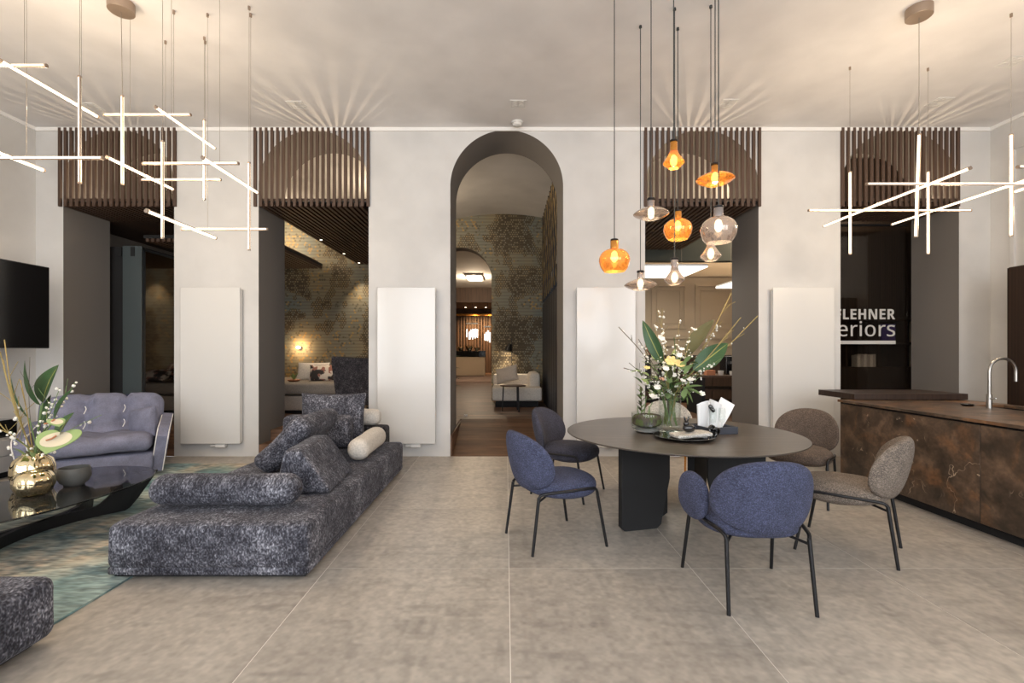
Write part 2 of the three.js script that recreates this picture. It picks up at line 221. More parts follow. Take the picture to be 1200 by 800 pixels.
const M = {
  wall: std({ color: lin(0.735, 0.725, 0.71), map: T.tread, roughness: 0.85 }),
  ceiling: std({ color: lin(0.88, 0.86, 0.855), map: T.tread, roughness: 0.9 }),
  reveal: std({ color: lin(0.185, 0.17, 0.158), roughness: 0.75 }),
  cornice: std({ color: lin(0.86, 0.85, 0.83), roughness: 0.6 }),
  tile: std({ map: T.concrete, roughness: 0.42, bumpMap: T.concrete, bumpScale: 0.0006 }),
  grout: std({ color: lin(0.8, 0.77, 0.71), roughness: 0.9 }),
  slat: std({ map: T.walnut, color: lin(0.72, 0.68, 0.66), roughness: 0.6 }),
  slatDark: std({ map: T.walnut, color: lin(0.36, 0.33, 0.31), roughness: 0.6 }),
  black: std({ color: lin(0.011, 0.011, 0.012), roughness: 0.78 }),
  blackMetal: std({ color: lin(0.015, 0.015, 0.017), roughness: 0.38, metalness: 0.4 }),
  blackGloss: phys({ color: lin(0.008, 0.008, 0.009), roughness: 0.12, clearcoat: 0.6, clearcoatRoughness: 0.08 }),
  radiator: phys({ color: lin(0.69, 0.68, 0.66), roughness: 0.22, clearcoat: 0.5, clearcoatRoughness: 0.12 }),
  fitting: std({ color: lin(0.74, 0.73, 0.71), roughness: 0.4 }),
  whitePlastic: std({ color: lin(0.78, 0.77, 0.75), roughness: 0.4 }),
  chenille: phys({ map: T.chenille, bumpMap: T.chenilleH, bumpScale: 0.006, roughness: 0.95, sheen: 0.5, sheenRoughness: 0.5, sheenColor: lin(0.3, 0.3, 0.34) }),
  chenilleBrown: std({ map: T.chenille, color: lin(0.42, 0.37, 0.35), bumpMap: T.chenilleH, bumpScale: 0.004, roughness: 0.95 }),
  cream: std({ map: T.linen, color: lin(0.86, 0.8, 0.72), bumpMap: T.boucleH, bumpScale: 0.002, roughness: 0.95 }),
  blue: std({ map: T.boucle, color: lin(0.092, 0.106, 0.195), bumpMap: T.boucleH, bumpScale: 0.003, roughness: 0.95 }),
  indigo: std({ map: T.boucle, color: lin(0.085, 0.085, 0.125), bumpMap: T.boucleH, bumpScale: 0.003, roughness: 0.95 }),
  taupe: std({ map: T.boucle, color: lin(0.30, 0.245, 0.20), bumpMap: T.boucleH, bumpScale: 0.003, roughness: 0.95 }),
  brown: std({ map: T.boucle, color: lin(0.185, 0.135, 0.105), bumpMap: T.boucleH, bumpScale: 0.003, roughness: 0.95 }),
  whiteFabric: std({ map: T.boucle, color: lin(0.8, 0.77, 0.71), bumpMap: T.boucleH, bumpScale: 0.002, roughness: 0.95 }),
  lilac: std({ map: T.lilac, color: lin(0.29, 0.3, 0.42), roughness: 0.9 }),
  piping: std({ color: lin(0.8, 0.78, 0.76), roughness: 0.7 }),
  oak: std({ map: T.oak, roughness: 0.36, bumpMap: T.oak, bumpScale: 0.0006 }),
  stone: std({ map: T.stone, color: lin(1.25, 1.25, 1.25), roughness: 0.36 }),
  rug: std({ map: T.rug, color: lin(1.25, 1.27, 1.27), bumpMap: T.rugH, bumpScale: 0.004, roughness: 0.98 }),
  wallpaper: std({ map: T.wallpaper, roughness: 0.7 }),
  planks: [0.8, 1.0, 1.22].map((k) => std({ map: T.plank, color: lin(k, k * 0.98, k * 0.95), roughness: 0.5 })),
  panel: std({ map: T.panel, roughness: 0.5 }),
  cabinet: std({ map: T.panel, color: lin(0.85, 0.7, 0.62), roughness: 0.4 }),
  floral: std({ map: T.floral, roughness: 0.95 }),
  linen: std({ map: T.linen, color: lin(0.56, 0.50, 0.44), roughness: 0.95 }),
  linenDark: std({ map: T.linen, color: lin(0.36, 0.32, 0.28), roughness: 0.95 }),
  greyPanel: std({ color: lin(0.062, 0.078, 0.082), roughness: 0.5 }),
  smokedMirror: std({ color: lin(0.3, 0.28, 0.26), metalness: 1, roughness: 0.06 }),
  smokedGlass: phys({ color: lin(0.33, 0.33, 0.35), transmission: 1, thickness: 0, roughness: 0.03, ior: 1.55 }),
  clearGlass: phys({ color: lin(0.95, 0.97, 0.96), transmission: 1, thickness: 0, roughness: 0.02, ior: 1.45 }),
  tintGlass: phys({ color: lin(0.75, 0.72, 0.68), transmission: 1, thickness: 0, roughness: 0.02, ior: 1.4 }),
  amberGlass: phys({ color: lin(0.82, 0.46, 0.12), transmission: 1, thickness: 0, metalness: 0.5, roughness: 0.08, ior: 1.6 }),
  smokeGlass: phys({ color: lin(0.44, 0.39, 0.36), transmission: 1, thickness: 0, metalness: 0.5, roughness: 0.08, ior: 1.6 }),
  amberMetal: std({ color: lin(0.8, 0.36, 0.08), metalness: 0.9, roughness: 0.25 }),
  smokeMetal: std({ color: lin(0.45, 0.41, 0.40), metalness: 0.9, roughness: 0.25 }),
  gold: std({ color: lin(0.9, 0.75, 0.46), metalness: 1, roughness: 0.09 }),
  steel: std({ color: lin(0.42, 0.40, 0.37), metalness: 1, roughness: 0.28 }),
  bronze: std({ color: lin(0.34, 0.26, 0.2), metalness: 0.5, roughness: 0.4 }),
  wire: std({ color: lin(0.28, 0.24, 0.2), roughness: 0.5, metalness: 0.5 }),
  cable: std({ color: lin(0.045, 0.05, 0.05), roughness: 0.6 }),
  ceramic: std({ color: lin(0.085, 0.085, 0.08), roughness: 0.6 }),
  tubeGlow: std({ color: lin(0.9, 0.85, 0.75), emissive: lin(1, 0.79, 0.56), emissiveIntensity: 2.1, roughness: 0.5 }),
  bulbGlow: std({ color: lin(0.9, 0.8, 0.6), emissive: lin(1, 0.78, 0.46), emissiveIntensity: 11, roughness: 0.5 }),
  spotGlow: std({ color: lin(0.9, 0.85, 0.7), emissive: lin(1, 0.82, 0.6), emissiveIntensity: 6, roughness: 0.5 }),
  panelGlow: std({ color: lin(0.9, 0.9, 0.88), emissive: lin(1, 0.96, 0.88), emissiveIntensity: 2.2, roughness: 0.5 }),
  letter: std({ color: lin(0.62, 0.60, 0.57), roughness: 0.6 }),
  twig: std({ color: lin(0.36, 0.27, 0.1), roughness: 0.8 }),
  twigDark: std({ color: lin(0.1, 0.085, 0.05), roughness: 0.8 }),
  stem: std({ color: lin(0.14, 0.22, 0.08), roughness: 0.7 }),
  leaf: std({ map: T.greenLeaf, color: lin(1, 1, 1), roughness: 0.45, side: THREE.DoubleSide }),
  leafBrown: std({ color: lin(0.06, 0.065, 0.024), roughness: 0.6, side: THREE.DoubleSide }),
  leafPale: std({ color: lin(0.25, 0.36, 0.14), roughness: 0.55, side: THREE.DoubleSide }),
  blossom: std({ color: lin(0.82, 0.8, 0.74), roughness: 0.8, side: THREE.DoubleSide }),
  blossomYellow: std({ color: lin(0.78, 0.62, 0.26), roughness: 0.8, side: THREE.DoubleSide }),
  paper: std({ color: lin(0.86, 0.86, 0.86), roughness: 0.8, side: THREE.DoubleSide }),
  beige: std({ color: lin(0.5, 0.41, 0.3), roughness: 0.7 }),
  greenBand: std({ color: lin(0.045, 0.055, 0.05), roughness: 0.7 }),
  greyBoard: std({ color: lin(0.42, 0.405, 0.39), roughness: 0.45 }),
  spathe: std({ color: lin(0.62, 0.56, 0.42), roughness: 0.5, side: THREE.DoubleSide }),
  darkSlab: std({ map: T.walnut, color: lin(0.3, 0.27, 0.26), roughness: 0.45 }),
  moss: std({ map: T.moss, color: lin(1, 0.95, 0.9), roughness: 0.95 }),
  purple: std({ color: lin(0.09, 0.06, 0.3), roughness: 0.6 }),
  terracotta: std({ color: lin(0.5, 0.2, 0.1), roughness: 0.7 }),
  skin: std({ color: lin(0.5, 0.27, 0.19), roughness: 0.6 }),
  pinkRug: std({ map: T.lilac, color: lin(0.42, 0.3, 0.25), roughness: 0.95 }),
};

// ---------------------------------------------------------------- the shell
const CEIL = 4.483, WZ = -6.53, WT = 0.77, XL = -6.425, XR = 6.62, RAISED = 0.31;
const BAYS = [[-6.05, -4.535], [-3.381, -1.877], [-0.762, 0.781], [1.90, 3.451], [4.57, 6.19]];
{
  const s = new THREE.Shape(); s.moveTo(XL - 0.3, 0);
  for (const [a, b] of BAYS) { const r = (b - a) / 2, cy = 4.455 - r; s.lineTo(a, 0); s.lineTo(a, cy); s.absarc((a + b) / 2, cy, r, Math.PI, 0, true); s.lineTo(b, 0); }
  s.lineTo(XR + 0.3, 0); s.lineTo(XR + 0.3, CEIL); s.lineTo(XL - 0.3, CEIL); s.closePath();
  struct('wall_back', boxUV(extrude(s, WT, 0, 48).translate(0, 0, WZ - WT)), [M.wall, M.reveal], 'white plaster wall with five arched openings and dark grey reveals');
  struct('wall_left', bb(XL - 0.3, XL, -0.02, CEIL, WZ, 3.5), M.wall);
  struct('wall_right', bb(XR, XR + 0.3, -0.02, CEIL, WZ, 3.5), M.wall);
  struct('ceiling', bb(XL - 0.3, XR + 0.3, CEIL, CEIL + 0.22, WZ - WT, 3.5), M.ceiling);
  struct('trim_1', bb(XL, XR, CEIL - 0.045, CEIL, WZ, WZ + 0.028), M.cornice, 'thin white cornice strip along the arched wall');
  struct('trim_2', bb(XL, XL + 0.028, CEIL - 0.045, CEIL, WZ + 0.03, 3.2), M.cornice);
  struct('trim_3', bb(XR - 0.028, XR, CEIL - 0.045, CEIL, WZ + 0.03, 3.2), M.cornice);
  // street wall with shop windows, behind the camera
  const f = poly([[XL - 0.3, -0.02], [XR + 0.3, -0.02], [XR + 0.3, CEIL], [XL - 0.3, CEIL]]);
  for (const x of WINDOW_X) f.holes.push(new THREE.Path([[x - 1, 0.45], [x + 1, 0.45], [x + 1, 4.05], [x - 1, 4.05]].map(([a, b]) => new THREE.Vector2(a, b))));
  struct('wall_front', boxUV(extrude(f, 0.3).translate(0, 0, WINDOW_Z)), M.wall);
  WINDOW_X.forEach((x, k) => {
    const w = struct(`window_${k + 1}`, merge([bb(x - 1, x - 0.93, 0.45, 4.05, 3.3, 3.38), bb(x + 0.93, x + 1, 0.45, 4.05, 3.3, 3.38), bb(x - 0.93, x + 0.93, 0.45, 0.52, 3.3, 3.38), bb(x - 0.93, x + 0.93, 3.98, 4.05, 3.3, 3.38)]), M.blackMetal);
    part(w, 'pane', bx(1.86, 3.46, 0.008, x, 2.25, 3.34), M.clearGlass);
  });
  struct('ground', bb(-30, 30, -0.2, -0.05, 3.5, 40), M.grout);
}
{ // floor of large square tiles with pale joints
  const fl = struct('floor', bb(XL, XR, -0.06, -0.0012, WZ, 3.2), M.grout, 'large square concrete look floor tiles with fine pale joints');
  for (let i = -6; i <= 5; i++) for (let j = -4; j <= 5; j++) {
    const x0 = Math.max(0.02 + 1.2 * i + 0.0022, XL), x1 = Math.min(0.02 + 1.2 * (i + 1) - 0.0022, XR), z1 = Math.min(-(0.75 + 1.2 * j) - 0.0022, 3.2), z0 = Math.max(-(0.75 + 1.2 * (j + 1)) + 0.0022, WZ);
    if (x1 - x0 < 0.03 || z1 - z0 < 0.03) continue;
    const g = bb(x0, x1, -0.03, 0, z0, z1), uv = g.attributes.uv, ou = rnd() * 4.8, ov = rnd() * 4.8, turn = rnd() > 0.5;
    for (let k = 0; k < uv.count; k++) { const a = uv.getX(k), b = uv.getY(k); uv.setXY(k, (turn ? b : a) + ou, (turn ? a : b) + ov); }
    part(fl, 'tile', g, M.tile);
  }
}
{ // rooms behind the arches: raised floors, steps, ramp
  const rf = struct('floor_rear', merge([bb(-6.7, -0.762, 0, RAISED, -10.9, WZ - WT), bb(-0.762, 0.82, 0, RAISED - 0.012, -10.9, -7.94), bb(0.82, 6.9, 0, RAISED, -11.0, WZ - WT), bb(-4.2, 0.9, 0, RAISED, -26, -10.9)]), M.planks[1], 'raised dark wood floor behind the arches');
  for (const [a, b] of [BAYS[0], BAYS[1], BAYS[3], BAYS[4]]) {
    part(rf, 'step', bb(a + 0.002, b - 0.002, 0, 0.16, -6.86, WZ - 0.005), M.planks[2]);
    part(rf, 'step', bb(a + 0.002, b - 0.002, 0, RAISED, -7.3, -6.86), M.planks[2]);
  }
  const slope = Math.atan2(RAISED, 1.41), rl = Math.hypot(RAISED, 1.41);
  const wedge = boxUV(extrude(poly([[0, 0], [1.41, 0], [1.41, RAISED - 0.014]]), 1.54).rotateY(Math.PI / 2).translate(-0.761, -0.0, WZ));
  const ramp = struct('floor_ramp', wedge, M.planks[0], 'sloping walnut plank ramp rising through the open arch');
  const rows = 8;
  for (let k = 0; k < rows; k++) { const cut = rr(-0.5, 0.5), d = rl / rows;
    for (const [x0, x1] of [[-0.738, cut], [cut + 0.003, 0.778]]) {
      const g = bx(x1 - x0, 0.014, d - 0.003, (x0 + x1) / 2 , 0, 0); const uv = g.attributes.uv, o = rnd() * 3; for (let q = 0; q < uv.count; q++) uv.setXY(q, uv.getX(q) + o, uv.getY(q) + o * 1.7);
      const p = part(ramp, 'plank', g, M.planks[Math.floor(rnd() * 3)]); p.rotation.x = slope; const m = (k + 0.5) * d; p.position.set(0, m * Math.sin(slope) - 0.003, WZ - m * Math.cos(slope));
    } }
  part(ramp, 'kerb', bb(-0.7615, -0.741, 0.0, 0.285, -7.94, WZ - 0.004), M.planks[1]);
  for (let k = 0; k < 17; k++) { const z1 = -7.94 - k * 0.18, cut = rr(-0.9, 0.3);
    for (const [x0, x1] of [[k * 0.18 + 7.94 > 7.3 ? -0.76 : -0.76, cut], [cut + 0.003, 0.818]]) { if (x1 - x0 < 0.05) continue;
      const g = bb(x0, x1, RAISED - 0.012, RAISED + 0.002, z1 - 0.177, z1), uv = g.attributes.uv, o = rnd() * 3; for (let q = 0; q < uv.count; q++) uv.setXY(q, uv.getX(q) + o, uv.getY(q) + o * 1.7);
      part(rf, 'plank', g, M.planks[Math.floor(rnd() * 3)]); } }
  // wallpapered rear wall with a further arched doorway
  const s = new THREE.Shape(); s.moveTo(-6.9, 0); s.lineTo(-1.73, 0); s.lineTo(-1.73, 3.1); s.absarc(-1.03, 3.1, 0.7, Math.PI, 0, true); s.lineTo(-0.33, 0); s.lineTo(0.95, 0); s.lineTo(0.95, 4.7); s.lineTo(-6.9, 4.7); s.closePath();
  struct('wall_rear', boxUV(extrude(s, 0.35, 0, 32).translate(0, 0, -11.25)), [M.wallpaper, M.reveal], 'olive and gold patterned wallpaper wall with an arched doorway');
  struct('wall_rear_left', bb(-6.9, -6.7, 0, 4.7, -10.9, -7.3), M.reveal);
  // ceilings behind
  struct('ceiling_rear', bb(-6.9, -1.6, 4.6, 4.75, -11.0, -7.3), M.wall);
  const v = new THREE.Shape(); v.moveTo(-1.6, 4.75); for (let k = 0; k <= 24; k++) { const x = -1.6 + 2.55 * k / 24; v.lineTo(x, 4.57 - 0.1 * (x + 0.1) ** 2); } v.lineTo(0.95, 4.75); v.closePath();
  struct('ceiling_dropped', bb(-6.7, -4.3, 3.42, 3.5, -10.9, -7.32), M.slat, 'dark wood dropped ceiling over the mirror wardrobe');
  struct('ceiling_vault', boxUV(extrude(v, 3.6).translate(0, 0, -10.9)), M.wall, 'shallow vaulted plaster ceiling behind the open arch');
  struct('ceiling_office', bb(0.95, 6.9, 4.6, 4.75, -11.0, -7.3), M.wall);
  struct('wall_office', bb(0.95, 6.9, 0, 4.7, -11.2, -11.0), M.beige, 'beige panelled wall with raised mouldings');
  struct('wall_office_right', bb(6.9, 7.05, 0, 4.7, -11, -7.3), M.beige);
  const frame = (x0, x1, y0, y1, z, w, d) => merge([bb(x0, x1, y0, y0 + w, z, z + d), bb(x0, x1, y1 - w, y1, z, z + d), bb(x0, x0 + w, y0 + w, y1 - w, z, z + d), bb(x1 - w, x1, y0 + w, y1 - w, z, z + d)]);
  let t = 4;
  for (const [x0, x1] of [[1.6, 3.05], [3.35, 4.15], [4.35, 5.4]]) for (const [y0, y1] of [[1.95, 2.98]]) { struct(`trim_${t++}`, merge([frame(x0, x1, y0, y1, -11.0, 0.05, 0.03), frame(x0 + 0.12, x1 - 0.12, y0 + 0.12, y1 - 0.12, -11.0, 0.03, 0.02)]), M.beige); }
  for (const [y, h] of [[1.72, 0.09], [1.55, 0.06], [3.15, 0.08]]) struct(`trim_${t++}`, bb(0.95, 6.9, y, y + h, -11, -10.955), M.beige);
  struct('beam_office', bb(0.95, 6.9, 3.2, 3.75, -9.5, -9.32), M.greenBand, 'dark green bulkhead beam in the room behind the arch');
  struct(`trim_${t++}`, merge([frame(-6.25, -3.2, 0.55, 4.1, 0, 0.05, 0.03), frame(-6.1, -3.35, 0.7, 3.95, 0, 0.03, 0.02)]).rotateY(-Math.PI / 2).scale(1, 1, 1).translate(XR, 0, 0), M.wall, 'panel moulding on the side wall');
  // the far room through the small arch
  struct('wall_far_left', bb(-4.2, -4.05, 0, 4.7, -26, -11.25), M.beige);
  struct('wall_far_right', bb(0.75, 0.9, 0, 4.7, -26, -11.25), M.beige);
  struct('ceiling_far', merge([bb(-4.2, 0.9, 4.3, 4.6, -26, -11.25)]), M.wall);
  struct('beam_far', bb(-4.05, 0.75, 3.64, 4.3, -24.8, -21.4), M.slat, 'dark wood bulkhead above the bar');
  struct('wall_far', bb(-4.2, 0.9, 0, 4.7, -26, -25.4), M.slat);
}
{ // slatted screens in front of four arches, slatted soffits behind them, and the lamp above each soffit
  const S = 6.505, screens = [[68, 206], [297, 433], [755, 892], [986, 1125]], bays = [0, 1, 3, 4], ends = [-7.31, -10.85, -9.3, -7.28], lampX = [-5.4, -2.45, 2.65, 5.6];
  const where = ['beside the wall mounted television', 'above the steps to the bed', 'behind the glass pendant cluster', 'above the glass sign wall'];
  screens.forEach(([p0, p1], n) => {
    const x0 = PX(p0, S), x1 = PX(p1, S), y0 = 3.406, y1 = CEIL - 0.004, pitch = (x1 - x0 - 0.04) / 20;
    const [a, b] = BAYS[bays[n]];
    const t = thing('slat_screen', `brown wooden vertical slat screen over the arch ${where[n]}`, 'slat screen', [(x0 + x1) / 2, y0, WZ]);
    const g = rb(0.04, y1 - y0, 0.03, 0.003, 0, (y1 - y0) / 2, 0.0165, 1);
    for (let k = 0; k <= 20; k++) { const o = part(t, 'slat', g, M.slat); o.position.x = x0 - (x0 + x1) / 2 + 0.02 + k * pitch; }
    part(t, 'rail', bx(b - a - 0.01, 0.03, 0.02, (a + b) / 2 - (x0 + x1) / 2, 0.1, -0.011), M.slat);
    const c = thing('slatted_soffit', `dark slatted wooden soffit running back under the arch ${where[n]}`, 'ceiling panel', [(a + b) / 2, 3.41, 0]);
    const L = ends[n] - (WZ - 0.01), sg = bx(0.042, 0.055, -L, 0, 0.0275, (WZ - 0.01) + L / 2), cnt = Math.floor((b - a - 0.02) / 0.075);
    for (let k = 0; k < cnt; k++) { const o = part(c, 'slat', sg, M.slat); o.position.x = -(b - a) / 2 + 0.045 + k * 0.075; }
    part(c, 'backing_board', bx(b - a - 0.004, 0.02, -L, 0, 0.066, (WZ - 0.01) + L / 2), M.black);
    const lamp = thing('uplight', `small warm uplight lying on the soffit ${where[n]}`, 'lamp', [lampX[n], 3.487, -6.98]);
    part(lamp, 'housing', rb(0.16, 0.03, 0.07, 0.006, 0, 0.015, 0), M.blackMetal);
    part(lamp, 'bulb', puff(0.08, 0.05, 0.05, 2, 2, null, 14, 8).translate(0, 0.055, 0), M.spotGlow);
    pointLight(lampX[n], 3.542, -6.98, WARM, [1.5, 1.8, 1.8, 1.8][n], 0.6);
  });
  // recessed lights in the soffit above the bed steps
  for (const z of [-8.43, -9.62, -10.6]) {
    const d = thing('soffit_downlight', 'tiny bright downlight between the soffit slats leading to the bed', 'downlight', [-3.262, 3.41, z], 0, 'downlights in the bedroom soffit');
    part(d, 'ring', cyl(0.03, 0.03, 0.012, 0, -0.004, 0, 16), M.blackMetal);
    part(d, 'lens', cyl(0.021, 0.021, 0.006, 0, -0.012, 0, 16), M.spotGlow);
    spotLight(-3.262, 3.38, z, -3.262, 0, z - 0.3, WARM, 8, 0.6, 1);
  }
  // lower slatted canopy over the bed
  const c = thing('slatted_canopy', 'low dark slatted canopy hanging over the bed', 'ceiling panel', [-4.66, 3.12, -8.55]);
  for (let k = 0; k < 22; k++) part(c, 'slat', bx(0.045, 0.05, 2.4, -0.86 + k * 0.083, 0.025, 0), M.slat);
  part(c, 'backing_board', bx(1.82, 0.05, 2.42, 0, 0.075, 0), M.black);
}

// added globe lamps brightening the rear rooms, kept out of sight between the arches
for (const [x, z, i, w] of [[-2.1, -9.1, 7, 'between the bed and the cream sofa'], [-5.0, -10.3, 4, 'in the corner behind the wardrobe'], [5.2, -9.0, 14, 'in the office behind the shelf wall']]) {
  const t = thing('added_globe_lamp', `added opal glass globe lamp, unseen, brightening the rear rooms, hanging ${w}`, 'pendant lamp', [x, 3.9, z]);
  part(t, 'globe', puff(0.26, 0.26, 0.26, 2, 2, null, 24, 16), std({ color: lin(0.9, 0.86, 0.78), emissive: lin(1, 0.74, 0.46), emissiveIntensity: 4, roughness: 0.4 }));
  part(t, 'cord', rod(V3(0, 0.12, 0), V3(0, 0.7, 0), 0.004, 6), M.cable);
  pointLight(x, 3.9, z, WARM, i, 5);
}

// ---------------------------------------------------------------- radiators, ceiling fittings
[[211, 281, 'behind the lilac armchair'], [442, 510, 'between the bed arch and the open arch'], [676, 745, 'between the open arch and the flowers'], [906, 978, 'beside the brown chair and the bar slab']].forEach(([a, b, w], n) => {
  const z = 6.43, x0 = PX(a, z), x1 = PX(b, z), cx = (x0 + x1) / 2, W = x1 - x0;
  const t = thing('panel_radiator', `tall glossy white panel radiator on the wall ${w}`, 'radiator', [cx, 0.188, -6.43], 0, 'tall wall radiators');
  part(t, 'front_panel', rb(W, 2.107, 0.02, 0.006, 0, 1.0535, -0.01, 2), M.radiator);
  part(t, 'side_casing', rb(W - 0.01, 2.06, 0.055, 0.004, 0, 1.045, -0.05, 1), M.radiator);
  part(t, 'bracket', merge([bx(0.5, 0.05, 0.022, 0, 1.85, -0.088), bx(0.5, 0.05, 0.022, 0, 0.25, -0.088)]), M.fitting);
  const s = n < 2 ? 0.12 : 0.02;
  const v = part(t, 'valve', rb(0.14, 0.055, 0.06, 0.012, s, -0.03, -0.05), M.whitePlastic);
  part(v, 'valve_knob', cyl(0.022, 0.022, 0.07, 0, 0, 0, 14).rotateZ(Math.PI / 2).translate(s - 0.1, -0.03, -0.05), M.whitePlastic);
});
[[348, 123, 'above the bed arch'], [607, 122, 'above the open arch'], [852, 121, 'above the pendant cluster arch'], [107, 125, 'above the mirror wardrobe arch'], [1101, 119, 'above the glass sign arch'], [1186, 72, 'above the kitchen island']].forEach(([px, py, w]) => {
  const z = (CEIL - EYE) * FOCAL / (VPY - py), t = thing('ceiling_spot', `square white recessed four lamp ceiling fitting ${w}`, 'downlight', [PX(px, z), CEIL, -z], 0, 'recessed ceiling spots');
  part(t, 'frame', merge([bb(-0.1, 0.1, -0.006, 0, -0.1, -0.085), bb(-0.1, 0.1, -0.006, 0, 0.085, 0.1), bb(-0.1, -0.085, -0.006, 0, -0.085, 0.085), bb(0.085, 0.1, -0.006, 0, -0.085, 0.085)]), M.whitePlastic);
  part(t, 'plate', bb(-0.085, 0.085, -0.002, 0, -0.085, 0.085), M.fitting);
  for (const sx of [-1, 1]) for (const sz of [-1, 1]) part(t, 'lamp', lathe([[0.0, -0.003], [0.02, -0.004], [0.032, -0.009], [0.034, -0.003], [0.034, 0]], 18).translate(sx * 0.042, 0, sz * 0.042), M.whitePlastic);
});
{
  const z = 6.36, t = thing('smoke_detector', 'round white smoke detector on the ceiling before the open arch', 'smoke detector', [PX(606, z), CEIL, -z]);
  part(t, 'base', cyl(0.075, 0.075, 0.02, 0, -0.01, 0, 32), M.whitePlastic);
  part(t, 'head', lathe([[0, -0.058], [0.035, -0.056], [0.055, -0.046], [0.06, -0.03], [0.062, -0.02]], 32), M.whitePlastic);
}

// ---------------------------------------------------------------- dark chenille sofa and its loose cushions
const lump = (amp, f, s) => (q) => { const n = noise3(q.x * f, q.y * f, q.z * f, s) - 0.5; q.x += n * amp * Math.sign(q.x); q.y += (noise3(q.x * f + 9, q.z * f, q.y * f, s + 2) - 0.5) * amp; q.z += (noise3(q.z * f, q.x * f + 4, q.y * f, s + 4) - 0.5) * amp; };
{
  const sofa = thing('chenille_sofa', 'long low charcoal chenille platform sofa on the rug edge', 'sofa', [-1.865, 0.0135, -4.36]);
  part(sofa, 'seat_platform', soft(1.27, 0.29, 2.78, 0.055, lump(0.018, 4, 3), 30).translate(0, 0.195, 0), M.chenille);
  part(sofa, 'skirt', soft(1.26, 0.06, 2.76, 0.02, null, 8).translate(0, 0.044, 0), M.chenille);
  part(sofa, 'plinth', bx(1.2, 0.016, 2.7, 0, 0.008, 0), M.black);
  part(sofa, 'fabric_tag', bx(0.012, 0.03, 0.03, -0.638, 0.13, 1.3), M.black);
  const top = 0.368;
  const roll = solo('roll_cushion', 'charcoal chenille roll cushion lying across the front of the sofa', 'cushion', soft(1.02, 0.215, 0.215, 0.107, lump(0.02, 5, 8), 16).translate(0, 0.107, 0), M.chenille, null, [-1.945, top - 0.002, -3.33], 0.03);
  // wedge cushion
  const w = poly([[0, 0], [0.36, 0], [0.30, 0.06], [0.02, 0.31], [-0.03, 0.29], [-0.06, 0.05]]);
  const wedge = extrude(w, 0.62, 0.025, 6); const wp = wedge.attributes.position;
  const wg = soft(0.44, 0.33, 0.72, 0.05, (q) => { const h = (q.y + 0.165) / 0.33; q.x = q.x * (1 - 0.72 * h) - 0.08 * h; lump(0.02, 5, 12)(q); }, 16);
  solo('wedge_cushion', 'charcoal chenille wedge backrest cushion propping the leaning cushion', 'cushion', wg.translate(0, 0.165, 0), M.chenille, null, [-1.55, top - 0.006, -3.93], 0.08);
  const lean = soft(0.2, 0.56, 0.95, 0.085, (q) => { q.x *= 1 + 0.12 * Math.sin(q.z * 5); const b = q.y + 0.28; q.x += 0.12 * Math.sin(b * 3.2) * 0.6; lump(0.035, 4, 16)(q); }, 18).rotateZ(-0.62);
  lean.computeBoundingBox(); lean.translate(0, -lean.boundingBox.min.y, 0);
  solo('leaning_cushion', 'large charcoal chenille back cushion leaning over the wedge', 'cushion', lean, M.chenille, null, [-2.02, top - 0.004, -4.62], 0.05);
  solo('block_cushion', 'rounded charcoal chenille block backrest at the far end of the sofa', 'cushion', soft(0.74, 0.36, 0.2, 0.07, lump(0.02, 5, 20), 16).translate(0, 0.18, 0), M.chenille, null, [-2.09, top - 0.004, -5.32], 0.05);
  const sq = pillow(0.76, 0.56, 0.24, 0.06, 16, 3).rotateX(-0.12); sq.computeBoundingBox(); sq.translate(0, -sq.boundingBox.min.y, 0);
  solo('square_cushion', 'big square charcoal chenille scatter cushion standing at the sofa end', 'cushion', sq, M.chenille, null, [-2.02, top + 0.02, -5.58], 0);
  const bol = soft(0.215, 0.215, 0.9, 0.1, lump(0.018, 5, 24), 16);
  solo('bolster', 'off-white boucle bolster lying along the sofa edge', 'cushion', bol.translate(0, 0.106, 0), M.cream, null, [-1.46, top - 0.003, -5.06], 0.03);
  solo('bolster', 'off-white bolster behind the big square chenille cushion', 'cushion', soft(0.95, 0.2, 0.2, 0.09, lump(0.014, 5, 26), 14).translate(0, 0.1, 0), M.cream, null, [-2.02, 0.524, -5.9], 0);
  const bs = thing('back_bench', 'dark brown upholstered bench end behind the chenille sofa', 'bench', [-2.02, 0.0135, -5.95]);
  part(bs, 'body', soft(1.1, 0.46, 0.26, 0.05, null, 10).translate(0, 0.27, 0), M.chenilleBrown); part(bs, 'plinth', bx(1.0, 0.042, 0.2, 0, 0.021, 0), M.black);
  // ottoman
  const o = thing('ottoman', 'charcoal chenille ottoman block standing on rug corner and tiles', 'ottoman', [-2.86, 0.0135, -1.78]);
  part(o, 'body', soft(1.3, 0.3, 1.18, 0.06, lump(0.018, 4, 30), 24).translate(0, 0.172, 0), M.chenille); part(o, 'plinth', bx(1.16, 0.03, 1.04, 0, 0.015, 0), M.black);
}
solo('rug', 'teal grey and sand distressed wool rug under the coffee table', 'rug', (() => { const g = bb(-5.3, -2.364, 0.001, 0.013, -6.06, -1.1); const uv = g.attributes.uv; return g; })(), M.rug);

